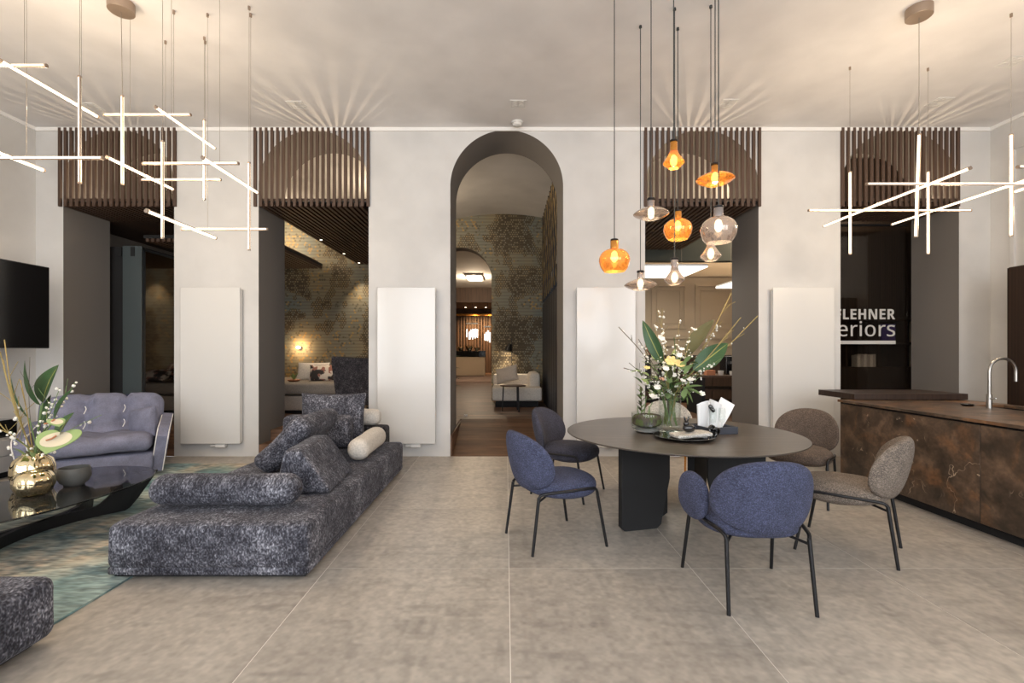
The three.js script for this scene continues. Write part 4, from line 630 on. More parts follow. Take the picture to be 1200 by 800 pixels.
  for (let k = 0; k < 16; k++) dots.push(V3(rr(-3.85, -3.6), rr(0.62, 0.72), rr(-3.85, -3.68)));
  const d = part(t, 'tiny_blossoms', blossoms(dots, 0.008, 0.016), M.blossom); d.userData.kind = 'stuff';
  const e = []; for (let k = 0; k < 16; k++) { const a = rr(0, 6.28), c = V3(-3.72 + 0.05 * Math.cos(a), 0.6, -3.78 + 0.05 * Math.sin(a)); part(t, 'small_leaf', leafGeo(c, c.clone().add(V3(0.09 * Math.cos(a), rr(0.02, 0.09), 0.09 * Math.sin(a))), 0.03, V3(-Math.sin(a), 0, Math.cos(a)), 0.1, 0.2, 5), k % 2 ? M.leafBrown : M.leafPale); }
}

// ---------------------------------------------------------------- stick chandeliers
function stick(t, a, b) {                                          // glowing tube with a bronze back rail and end caps
  const d = b.clone().sub(a).normalize(), up = Math.abs(d.y) > 0.9 ? V3(0.75, 0, 0.66) : Math.abs(d.x) > 0.9 ? V3(0, -0.85, 0.5) : V3(0, 1, 0), o = up.multiplyScalar(0.0115);
  const g = part(t, 'light_tube', rod(a.clone().addScaledVector(d, 0.012), b.clone().addScaledVector(d, -0.012), 0.0105, 12), M.tubeGlow, 'glowing warm white tube');
  part(g, 'back_rail', rod(a.clone().add(o), b.clone().add(o), 0.0055, 6), M.bronze, 'slim bronze rail');
  part(g, 'end_cap', rod(a, a.clone().addScaledVector(d, 0.012), 0.0135, 10), M.bronze); part(g, 'end_cap', rod(b.clone().addScaledVector(d, -0.012), b, 0.0135, 10), M.bronze);
}
function hangers(t, pts) { for (const q of pts) { part(t, 'wire', rod(q, V3(q.x, CEIL - 0.02, q.z), 0.0016, 5), M.wire); part(t, 'ceiling_anchor', cyl(0.011, 0.011, 0.03, q.x, CEIL - 0.015, q.z, 10), M.bronze); } }
function canopy(t, px, z) { const x = PX(px, z); part(t, 'canopy', lathe([[0, -0.085], [0.095, -0.085], [0.1, -0.08], [0.1, 0]], 36).translate(x, CEIL, -z), M.bronze, 'round bronze ceiling canopy'); return V3(x, CEIL - 0.085, -z); }
{
  const t = thing('stick_chandelier', 'chandelier of crossed glowing tubes hanging over the coffee table', 'chandelier', [0, 0, 0], 0, 'stick chandeliers'), L = 0.78;
  for (const [px, py, z] of [[115, 137, 4.0], [52, 200, 3.63], [203, 222, 4.68], [252, 174, 4.58], [302, 226, 4.27], [253, 279, 4.01]]) { const b = P(px, py, z); stick(t, b.clone().add(V3(0, 0, L)), b); }
  const hs = [];
  for (const [px, py, z] of [[55, 77, 3.31], [121, 185, 3.4], [224, 134.5, 4.28], [280, 191.5, 3.87], [259, 210.5, 4.7], [314, 268.5, 4.32]]) { const b = P(px, py, z), a = b.clone().add(V3(-L, 0, 0)); stick(t, a, b); hs.push(a.clone().lerp(b, 0.3), a.clone().lerp(b, 0.8)); }
  for (const [px, py, z, l] of [[93.5, 89, 3.47, 0.78], [143.5, 112, 4.18, 0.78], [190.5, 165, 3.8, 0.78], [239.5, 140, 4.64, 0.78], [292, 190, 4.23, 0.78]]) { const a = P(px, py, z); stick(t, a.clone().add(V3(0, -l, 0)), a); if (px !== 143.5) hs.push(a); }
  hangers(t, hs);
  const c = canopy(t, 142, 4.18); part(t, 'cable', rod(P(143.5, 112, 4.18), c, 0.0025, 6), M.wire);
  for (const [x, y, z] of [[-3.05, 3.0, -4.3], [-3.6, 3.35, -3.9], [-3.0, 2.6, -3.7], [-3.75, 3.2, -3.1], [-4.0, 2.9, -3.35]]) pointLight(x, y, z, WARM, 2.0, 3);
}
{
  const t = thing('stick_chandelier', 'chandelier of long crossed glowing tubes hanging over the kitchen island', 'chandelier', [0, 0, 0], 0, 'stick chandeliers');
  for (const [px, py, z, L] of [[965, 265, 5.36, 1.7], [1045, 263, 5.66, 1.72], [1188, 225, 4.32, 1.2]]) { const b = P(px, py, z); stick(t, b.clone().add(V3(0, 0, L)), b); }
  const hs = [];
  for (const [px, py, z, L] of [[947, 246.5, 5.1, 1.74], [1015, 215.5, 4.19, 1.72], [1192, 195.5, 3.7, 1.2]]) { const a = P(px, py, z), b = a.clone().add(V3(L, 0, 0)); stick(t, a, b); }
  for (const [px, py, z, l, hang] of [[996, 201, 5.13, 0.89, 1], [1087.5, 201, 5.15, 0.89, 1], [1077, 157, 4.25, 0.92, 0], [1185, 157, 4.32, 0.925, 1]]) { const a = P(px, py, z), b = a.clone().add(V3(px === 1077 ? -0.03 : 0, -l, 0)); stick(t, b, a); if (hang) hs.push(a); }
  hangers(t, hs);
  const c = canopy(t, 1077, 4.25); part(t, 'cable', rod(P(1077, 157, 4.25), c, 0.0025, 6), M.wire);
  for (const [x, y, z] of [[3.6, 3.0, -4.75], [4.2, 2.7, -4.5], [4.0, 3.2, -3.95], [4.95, 2.75, -4.4]]) pointLight(x, y, z, WARM, 1.9, 3);
}

// ---------------------------------------------------------------- glass pendants over the dining table
const SHAPES = {
  globe: { prof: [[0.034, -0.085], [0.07, -0.094], [0.108, -0.122], [0.128, -0.165], [0.127, -0.2], [0.112, -0.245], [0.088, -0.278]], neck: 0.07, bulb: -0.15, word: 'globe' },
  disc: { prof: [[0.03, -0.075], [0.06, -0.085], [0.115, -0.108], [0.147, -0.132], [0.146, -0.142], [0.118, -0.16], [0.075, -0.178]], neck: 0.06, bulb: -0.125, word: 'saucer' },
  flask: { prof: [[0.031, -0.09], [0.04, -0.12], [0.062, -0.155], [0.086, -0.19], [0.084, -0.202], [0.06, -0.225], [0.042, -0.24]], neck: 0.085, bulb: -0.175, word: 'flask' },
};
const pendantWhere = ['amber globe pendant hanging lowest beside the white wall', 'smoked saucer pendant hanging lowest, by the radiator edge', 'smoked saucer pendant below the slat screen edge', 'amber flask pendant, the highest of the cluster', 'amber globe pendant in the middle of the cluster', 'small smoked flask pendant hanging low over the bouquet', 'amber saucer pendant in front of the slat screen', 'big smoked globe pendant before the dark reveal', 'small smoked flask pendant just below the big smoked globe'];
[[720, 280, 4.08, 'globe', 1], [750.5, 317, 4.48, 'disc', 0], [763, 232, 4.1, 'disc', 0], [789.5, 164, 4.04, 'flask', 1], [794.3, 246, 4.51, 'globe', 1], [790.5, 302, 4.25, 'flask', 0], [838, 191, 3.95, 'disc', 1], [842, 241, 3.6, 'globe', 0], [833, 274, 4.22, 'flask', 0]].forEach(([px, py, z, kind, amber], n) => {
  const S = SHAPES[kind], c = P(px, py, z), t = thing('glass_pendant', `${pendantWhere[n]}`, 'pendant lamp', [c.x, c.y, c.z], 0, 'glass pendants over the dining table');
  part(t, 'shade', lathe(new THREE.SplineCurve(S.prof.map(([a, b]) => new THREE.Vector2(a, b))).getPoints(30).map((q) => [q.x, q.y]), 56), amber ? M.amberGlass : M.smokeGlass, `${amber ? 'amber' : 'smoked'} glass ${S.word}`);
  part(t, 'neck', lathe([[0.0, -0.018], [S.prof[0][0], -0.018], [S.prof[0][0], -0.018 - S.neck]], 28), amber ? M.amberMetal : M.smokeMetal);
  part(t, 'cap', lathe([[0, 0], [0.03, 0], [0.033, -0.004], [0.033, -0.018], [0, -0.018]], 28), M.blackMetal);
  part(t, 'bulb', puff(0.058, 0.1, 0.058, 2, 2, null, 16, 12).translate(0, S.bulb, 0), M.bulbGlow, 'glowing filament bulb');
  part(t, 'cord', rod(V3(0, 0, 0), V3(0, CEIL - c.y - 0.012, 0), 0.0042, 6), M.cable);
  part(t, 'ceiling_anchor', cyl(0.012, 0.014, 0.02, 0, CEIL - c.y - 0.01, 0, 12), M.cable);
  pointLight(c.x, c.y + S.bulb, c.z, WARM, 0.45, 1.2);
});

// ---------------------------------------------------------------- kitchen island and tall cabinet
{
  const mk = (z0, z1, l) => { const t = thing('island_cabinet', l, 'cabinet', [4.35, 0, (z0 + z1) / 2]), d = z1 - z0;
    part(t, 'front_panel', rb(0.03, 0.765, d - 0.004, 0.003, -0.635, 0.4725, 0), M.stone, 'brown veined stone slab'); part(t, 'body', merge([bx(0.86, 0.78, d - 0.002, -0.19, 0.47, 0), bx(0.38, 0.6, d - 0.002, 0.43, 0.38, 0)]), M.black); part(t, 'plinth', bx(1.14, 0.08, d, 0, 0.04, 0), M.black); return t; };
  mk(-5.29, -3.73, 'island cabinet clad in brown stone at the bar slab end');
  mk(-3.728, -2.1, 'island cabinet clad in greyer brown stone, away from the bar slab');
  const w = poly([[3.68, 2.08], [5.05, 2.08], [5.05, 5.3], [3.68, 5.3]]); w.holes.push(new THREE.Path([[4.62, 4.2], [4.95, 4.2], [4.95, 4.75], [4.62, 4.75]].map(([a, b]) => new THREE.Vector2(a, b))));
  const top = solo('worktop', 'brown marbled stone worktop of the kitchen island', 'worktop', boxUV(extrude(w, 0.022, 0.002).rotateX(Math.PI / 2).scale(1, 1, -1).translate(0, 0, 0)), M.stone);
  { const p = top.geometry.attributes; const g = boxUV(extrude(w, 0.022, 0.002).rotateX(-Math.PI / 2)); top.geometry = g; top.position.y = 0.876; }
  const sink = thing('sink', 'dark undermount sink let into the stone worktop', 'sink', [4.785, 0.7, -4.475]);
  part(sink, 'basin', merge([bx(0.345, 0.01, 0.56, 0, 0.0, 0), bx(0.008, 0.174, 0.56, -0.168, 0.087, 0), bx(0.008, 0.174, 0.56, 0.168, 0.087, 0), bx(0.33, 0.174, 0.008, 0, 0.087, -0.277), bx(0.33, 0.174, 0.008, 0, 0.087, 0.277)]), M.blackMetal);
  part(sink, 'drain', cyl(0.03, 0.03, 0.006, 0, 0.008, 0, 18), M.steel);
  const b = thing('bar_slab', 'dark walnut breakfast bar slab across the island end', 'bar counter', [4.41, 0.905, -5.5]);
  part(b, 'slab', rb(1.24, 0.065, 0.6, 0.004, 0, 0.0325, 0), M.darkSlab); part(b, 'support_leg', bx(0.04, 0.905, 0.5, 0.5, -0.4525, -0.03), M.black);
  const f = thing('kitchen_tap', 'brushed steel swan neck kitchen tap beside the sink', 'tap', [4.53, 0.9, -4.48]);
  part(f, 'body', cyl(0.021, 0.022, 0.13, 0, 0.065, 0, 20), M.steel);
  const pts = [V3(0, 0.12, 0), V3(0, 0.33, 0)]; for (let k = 0; k <= 10; k++) { const a = Math.PI * (1 - k / 10); pts.push(V3(0.125 + 0.125 * Math.cos(a), 0.34 + 0.125 * Math.sin(a), 0)); } pts.push(V3(0.25, 0.25, 0));
  part(f, 'spout', tube(pts, 0.0135, 50, 12, false, 0.3), M.steel);
  part(f, 'lever', rod(V3(-0.01, 0.09, 0.02), V3(-0.03, 0.1, 0.09), 0.006, 8), M.steel);
  solo('soap_dish', 'small black soap dish beside the kitchen tap', 'dish', lathe([[0, 0], [0.04, 0], [0.055, 0.016], [0.05, 0.018], [0.03, 0.008], [0, 0.008]], 24), M.blackGloss, null, [4.5, 0.901, -4.66]);
  const c = thing('tall_cabinet', 'tall dark brown wooden kitchen cabinet along the side wall', 'cabinet', [6.3, 0, -4.1]);
  part(c, 'body', bx(0.56, 2.4, 3.28, 0.02, 1.24, 0), M.cabinet); part(c, 'plinth', bx(0.5, 0.08, 3.2, 0.03, 0.04, 0), M.black);
  for (let k = 0; k < 5; k++) part(c, 'door', rb(0.022, 2.34, 0.648, 0.003, -0.275, 1.26, -1.312 + k * 0.656), M.cabinet);
}

// ---------------------------------------------------------------- behind arch 1: wardrobe with smoked mirror doors
{
  const t = thing('mirror_wardrobe', 'dark wardrobe with smoked mirror doors and grey side panel', 'wardrobe', [-5.98, RAISED, -8.9]);
  part(t, 'carcass', bx(0.72, 2.72, 3.0, -0.02, 1.38, 0), M.black);
  part(t, 'side_panel', rb(0.29, 2.73, 0.03, 0.004, 0.215, 1.385, 1.52), M.greyPanel, 'matt grey green end panel');
  for (const x of [-0.1, 0.1]) part(t, 'slot', bx(0.06, 0.14, 0.012, x + 0.13, 2.66, 1.54), M.black);
  for (let k = 0; k < 4; k++) { const d = part(t, 'door', bx(0.012, 2.56, 0.66, 0.353, 1.4, 1.12 - k * 0.74), M.smokedMirror, 'smoked mirror door'); part(d, 'door_frame', merge([bx(0.02, 2.62, 0.04, 0.352, 1.4, 1.12 - k * 0.74 - 0.35), bx(0.02, 2.62, 0.04, 0.352, 1.4, 1.12 - k * 0.74 + 0.35), bx(0.02, 0.03, 0.74, 0.352, 2.7, 1.12 - k * 0.74), bx(0.02, 0.03, 0.74, 0.352, 0.1, 1.12 - k * 0.74)]), std({ color: lin(0.05, 0.058, 0.07), roughness: 0.4, metalness: 0.5 })); }
}
// ---------------------------------------------------------------- behind arch 2: bed, pillows, lamp, chair
{
  const t = thing('bed', 'upholstered box spring bed with grey beige mattress by the wallpaper', 'bed', [-4.05, RAISED, -9.55]);
  part(t, 'base', soft(2.9, 0.27, 1.98, 0.03, null, 8).translate(0, 0.195, 0), M.linen); part(t, 'mattress', soft(2.9, 0.22, 2.0, 0.06, null, 12).translate(0, 0.455, 0), M.linenDark); part(t, 'plinth', bx(2.7, 0.06, 1.8, 0, 0.03, 0), M.black);
  const y = RAISED + 0.568;
  const put = (l, w, h, th, m, x, z, ry, rx = -0.35, dy = 0) => { const g = pillow(w, h, th, 0.06, 12, x).rotateX(rx); g.computeBoundingBox(); g.translate(0, -g.boundingBox.min.y, 0); return solo('bed_pillow', l, 'pillow', g, m, null, [x, y + dy, z], ry); };
  put('cream bed pillow at the back of the bed, under the wall lamp', 0.62, 0.36, 0.16, M.cream, -3.75, -9.28, 0);
  put('grey and cream patterned bed pillow leaning on the cream one', 0.5, 0.32, 0.16, M.floral, -3.45, -9.02, 0.2);
  put('pinkish beige bed pillow beside the dark chair back', 0.62, 0.3, 0.2, M.linen, -2.86, -9.12, 0);
  put('dark floral bed pillow reflected in the wardrobe mirror', 0.6, 0.36, 0.18, M.floral, -4.85, -9.25, 0.5);
  put('second dark floral bed pillow lying flat near the wardrobe', 0.6, 0.4, 0.18, M.floral, -4.85, -8.75, 0.1, -1.2);
  const fl = thing('small_plant', 'small green plant in a terracotta saucer on the bed corner', 'plant', [-3.93, y, -8.85]);
  part(fl, 'saucer', lathe([[0, 0], [0.07, 0], [0.12, 0.03], [0.115, 0.034], [0, 0.012]], 20), M.terracotta);
  for (let k = 0; k < 14; k++) { const a = rr(0, 6.28), b = V3(0, 0.03, 0); part(fl, 'leaf', leafGeo(b, V3(0.09 * Math.cos(a), rr(0.06, 0.17), 0.09 * Math.sin(a)), 0.05, V3(-Math.sin(a), 0, Math.cos(a)), 0.1, 0.2, 5), M.leafPale); }
  const lp = thing('wall_lamp', 'small glowing bedside lamp on the patterned wallpaper', 'wall lamp', [PX(350, 10.8), PY(407, 10.8), -10.78]);
  part(lp, 'arm', rod(V3(0, -0.02, -0.12), V3(0, 0, 0), 0.008), M.blackMetal); part(lp, 'bulb', puff(0.1, 0.07, 0.07, 2, 2, null, 14, 10), M.bulbGlow); part(lp, 'back_plate', cyl(0.05, 0.05, 0.02, 0, 0, 0, 18).rotateX(Math.PI / 2).translate(0, -0.02, -0.11), M.blackMetal);
  pointLight(PX(350, 10.8), PY(407, 10.8), -10.78, WARM2, 1.6, 2);
  const c = thing('high_back_chair', 'dark charcoal high back chair standing before the bed', 'chair', [-2.35, RAISED, -7.86]);
  part(c, 'backrest', boxUV(extrude(poly([[-0.31, 0.3], [0.31, 0.3], [0.37, 0.93], [0.34, 0.99], [-0.37, 1.03], [-0.38, 0.97]]), 0.07, 0.02, 4).rotateX(0.08).translate(0, 0, 0.2)), M.chenilleBrown);
  part(c, 'seat', soft(0.62, 0.16, 0.58, 0.05, null, 8).translate(0, 0.4, -0.12), M.chenilleBrown);
  for (const a of [-1, 1]) for (const b of [-1, 1]) part(c, 'leg', rod(V3(a * 0.25, 0, b * 0.25 - 0.05), V3(a * 0.24, 0.34, b * 0.22 - 0.08), 0.014), M.black);
}
// ---------------------------------------------------------------- through the open arch: wine rack, cream sofa, lamp, side table
{
  const r = thing('wine_rack_wall', 'tall dark blue black rack wall with gold lattice above ribbed doors', 'wall unit', [0.82, RAISED, -9.1]);
  part(r, 'back', bx(0.05, 4.2, 3.58, 0.105, 2.1, 0), M.black);
  const navy = std({ color: lin(0.022, 0.025, 0.033), roughness: 0.5 }), goldM = std({ color: lin(0.42, 0.32, 0.16), metalness: 0.8, roughness: 0.35 });
  for (let k = 0; k < 13; k++) { const z = -1.68 + k * 0.28; part(r, 'ribbed_panel', rb(0.07, 2.2, 0.25, 0.012, 0.045, 1.1, z), navy); }
  for (let k = 0; k < 13; k++) part(r, 'upright', bx(0.08, 1.95, 0.02, 0.04, 3.2, -1.68 + k * 0.28), navy);
  for (let k = 0; k < 9; k++) { const z = -1.6 + k * 0.4; part(r, 'lattice_bar', rod(V3(0.0, 2.25, z - 0.55), V3(0.0, 4.1, z + 0.55), 0.006, 5), goldM); part(r, 'lattice_bar', rod(V3(0.004, 4.1, z - 0.55), V3(0.004, 2.25, z + 0.55), 0.006, 5), goldM); }
  for (let k = 0; k < 16; k++) part(r, 'pale_box', bx(0.05, 0.13, 0.06, 0.04, 2.4 + (k * 0.37) % 1.6, -1.5 + (k * 0.53) % 3), M.cream);
  const s = thing('cream_sofa', 'cream sofa on a dark plinth against the wallpaper', 'sofa', [0.22, RAISED, -10.1]);
  part(s, 'plinth', bx(0.86, 0.12, 0.9, 0, 0.06, 0), M.black);
  part(s, 'seat', soft(1.0, 0.28, 1.15, 0.05, null, 10).translate(0, 0.27, 0.02), M.cream); part(s, 'backrest', soft(1.0, 0.26, 0.22, 0.05, null, 8).translate(0, 0.5, -0.5), M.cream);
  part(s, 'arm', soft(0.24, 0.32, 0.8, 0.08, null, 8).translate(0.37, 0.53, -0.1), M.cream);
  const pg = pillow(0.5, 0.36, 0.16, 0.08, 12, 2).rotateX(-0.4).rotateZ(0.25); pg.computeBoundingBox(); pg.translate(0, -pg.boundingBox.min.y, 0);
  solo('sofa_cushion', 'pale sand cushion leaning on the cream sofa', 'cushion', pg, M.linen, null, [0.02, RAISED + 0.412, -10.2], -0.3);
  const st = thing('side_table', 'small round side table with thin black legs before cream sofa', 'side table', [0.13, RAISED, -9.0]);
  part(st, 'table_top', cyl(0.24, 0.24, 0.018, 0, 0.48, 0, 36), M.slat); for (let k = 0; k < 3; k++) { const a = k * 2.09 + 1; part(st, 'leg', rod(V3(0.2 * Math.cos(a), 0, 0.2 * Math.sin(a)), V3(0.18 * Math.cos(a), 0.471, 0.18 * Math.sin(a)), 0.012), M.blackMetal); }
  const fl = thing('floor_lamp', 'black reading floor lamp lighting the wallpaper behind cream sofa', 'floor lamp', [0.13, RAISED, -10.76]);
  part(fl, 'pole', rod(V3(0, 0.02, 0), V3(0, 1.42, 0), 0.009), M.blackMetal); part(fl, 'base', cyl(0.1, 0.1, 0.02, 0, 0.01, 0, 24), M.blackMetal);
  part(fl, 'shade', lathe([[0.03, 0.16], [0.035, 0.15], [0.085, 0.0], [0.08, 0.0], [0.03, 0.14]], 24).rotateZ(-0.25).translate(-0.08, 1.14, 0.03), M.blackMetal); part(fl, 'bulb', puff(0.05, 0.05, 0.05, 2, 2, null, 12, 8).translate(-0.08, 1.17, 0.03), M.bulbGlow);
  spotLight(0.05, RAISED + 1.12, -10.7, -0.08, 0.3, -10.75, WARM, 2.4, 0.9, 1);
  pointLight(0.05, RAISED + 1.17, -10.73, WARM, 0.5, 1);
  const pp = thing('potted_plant', 'dark green broad leaved plant inside the open arch', 'plant', [-1.3, RAISED, -10.0]);
  part(pp, 'pot', lathe([[0, 0], [0.13, 0], [0.17, 0.3], [0.155, 0.3], [0.15, 0.25], [0, 0.25]], 28), M.ceramic);
  for (let k = 0; k < 16; k++) { const a = k * 2.4, h = 0.35 + 0.045 * k, b = V3(0.02 * Math.cos(a), h, 0.02 * Math.sin(a)), e = b.clone().add(V3(0.36 * Math.cos(a), rr(-0.1, 0.1), 0.36 * Math.sin(a))); part(pp, 'leaf', leafGeo(b, e, 0.15, V3(-Math.sin(a), 0, Math.cos(a)), 0.14, 0.2, 7), M.leaf); }
  part(pp, 'stem', rod(V3(0, 0.25, 0), V3(0, 1.05, 0), 0.012), M.stem);
  const sk = thing('wall_socket', 'small white floor socket box at the ramp top', 'socket', [-0.7, RAISED + 0.002, -8.3]);
  part(sk, 'plate', rb(0.06, 0.025, 0.08, 0.004, 0, 0.0125, 0), M.whitePlastic); part(sk, 'socket_face', cyl(0.02, 0.02, 0.006, 0, 0.027, 0, 14), M.fitting);
}
// far room: bar counter, slat wall, crystal lamp
{
  const t = thing('bar_counter', 'brown bar counter with black top in the far room', 'bar counter', [-1.72, RAISED, -22.4]);
  part(t, 'front', bx(1.5, 0.86, 0.6, 0, 0.45, 0), M.beige); part(t, 'top', rb(1.56, 0.28, 0.66, 0.01, 0.0, 1.02, 0), M.blackGloss); part(t, 'plinth', bx(1.4, 0.04, 0.5, 0, 0.02, 0), M.black);
  const w = thing('slat_wall', 'lit brown vertical slat wall behind the far bar', 'slat wall', [-1.65, RAISED, -25.2]);
  for (let k = 0; k < 26; k++) part(w, 'slat', bx(0.09, 3.0, 0.06, -1.9 + k * 0.15, 1.5, 0), M.slat); part(w, 'head_rail', bx(3.9, 0.1, 0.08, 0, 3.06, 0), M.amberMetal);
  solo('far_rug', 'pinkish rug on the floor before the far bar', 'rug', bb(-3.5, -0.4, RAISED, RAISED + 0.012, -21.8, -17.6), M.pinkRug);
  for (const [x, y, s] of [[-1.55, 2.3, 0], [-0.85, 2.15, 1]]) { const c = thing('crystal_pendant', s ? 'crystal pendant hanging beside the far bar end' : 'wide crystal pendant hanging above the far bar', 'pendant lamp', [x, y, -21.9]);
    part(c, 'plate', bx(s ? 0.3 : 0.55, 0.06, 0.2, 0, 0.42, 0), M.steel); for (let k = 0; k < 16; k++) part(c, 'crystal', cyl(0.025, 0.025, rr(0.2, 0.4), rr(-0.25, 0.25) * (s ? 0.5 : 1), rr(-0.15, 0.1), rr(-0.1, 0.1), 6), M.panelGlow); part(c, 'rod', rod(V3(0, 0.4, 0), V3(0, 3.64 - y, 0), 0.01), M.blackMetal); }
  [[-2.12, 0.16], [-1.72, 0.2], [-1.36, 0.13]].forEach(([x, r], k) => solo('gold_bowl', ['small gold bowl on the far bar beside the tall one', 'largest gold bowl on the far bar counter', 'smallest gold bowl at the end of the far bar'][k], 'bowl', lathe([[0, 0], [r * 0.5, 0], [r, r * 1.2], [r * 0.9, r * 1.2], [0, r * 0.3]], 24), M.gold, null, [x, RAISED + 1.161, -22.3]));
  const l = thing('ceiling_panel_lamp', 'bright rectangular lamp on the far room ceiling', 'ceiling lamp', [-1.2, 4.3, -18.3]);
  part(l, 'frame', rb(0.62, 0.06, 1.5, 0.01, 0, -0.03, 0), M.whitePlastic); part(l, 'diffuser', bx(0.5, 0.01, 1.36, 0, -0.064, 0), M.panelGlow); 
  pointLight(-1.2, 4.0, -18.3, WARM, 14, 4);
  for (const x of [-2.0, -1.5, -1.0, -0.5]) { const d = thing('far_spotlight', 'small bright spotlight under the wood bulkhead of far bar', 'spotlight', [x, 3.64, -23.6], 0, 'spotlights over the far bar'); part(d, 'ring', cyl(0.06, 0.06, 0.02, 0, -0.01, 0, 14), M.blackMetal); part(d, 'lens', cyl(0.05, 0.05, 0.01, 0, -0.024, 0, 14), M.spotGlow); }
  spotLight(-1.7, 3.58, -23.8, -1.7, 1.3, -25.2, WARM2, 40, 0.9, 2); spotLight(-0.9, 3.58, -23.8, -0.9, 1.3, -25.2, WARM2, 30, 0.9, 2);
}
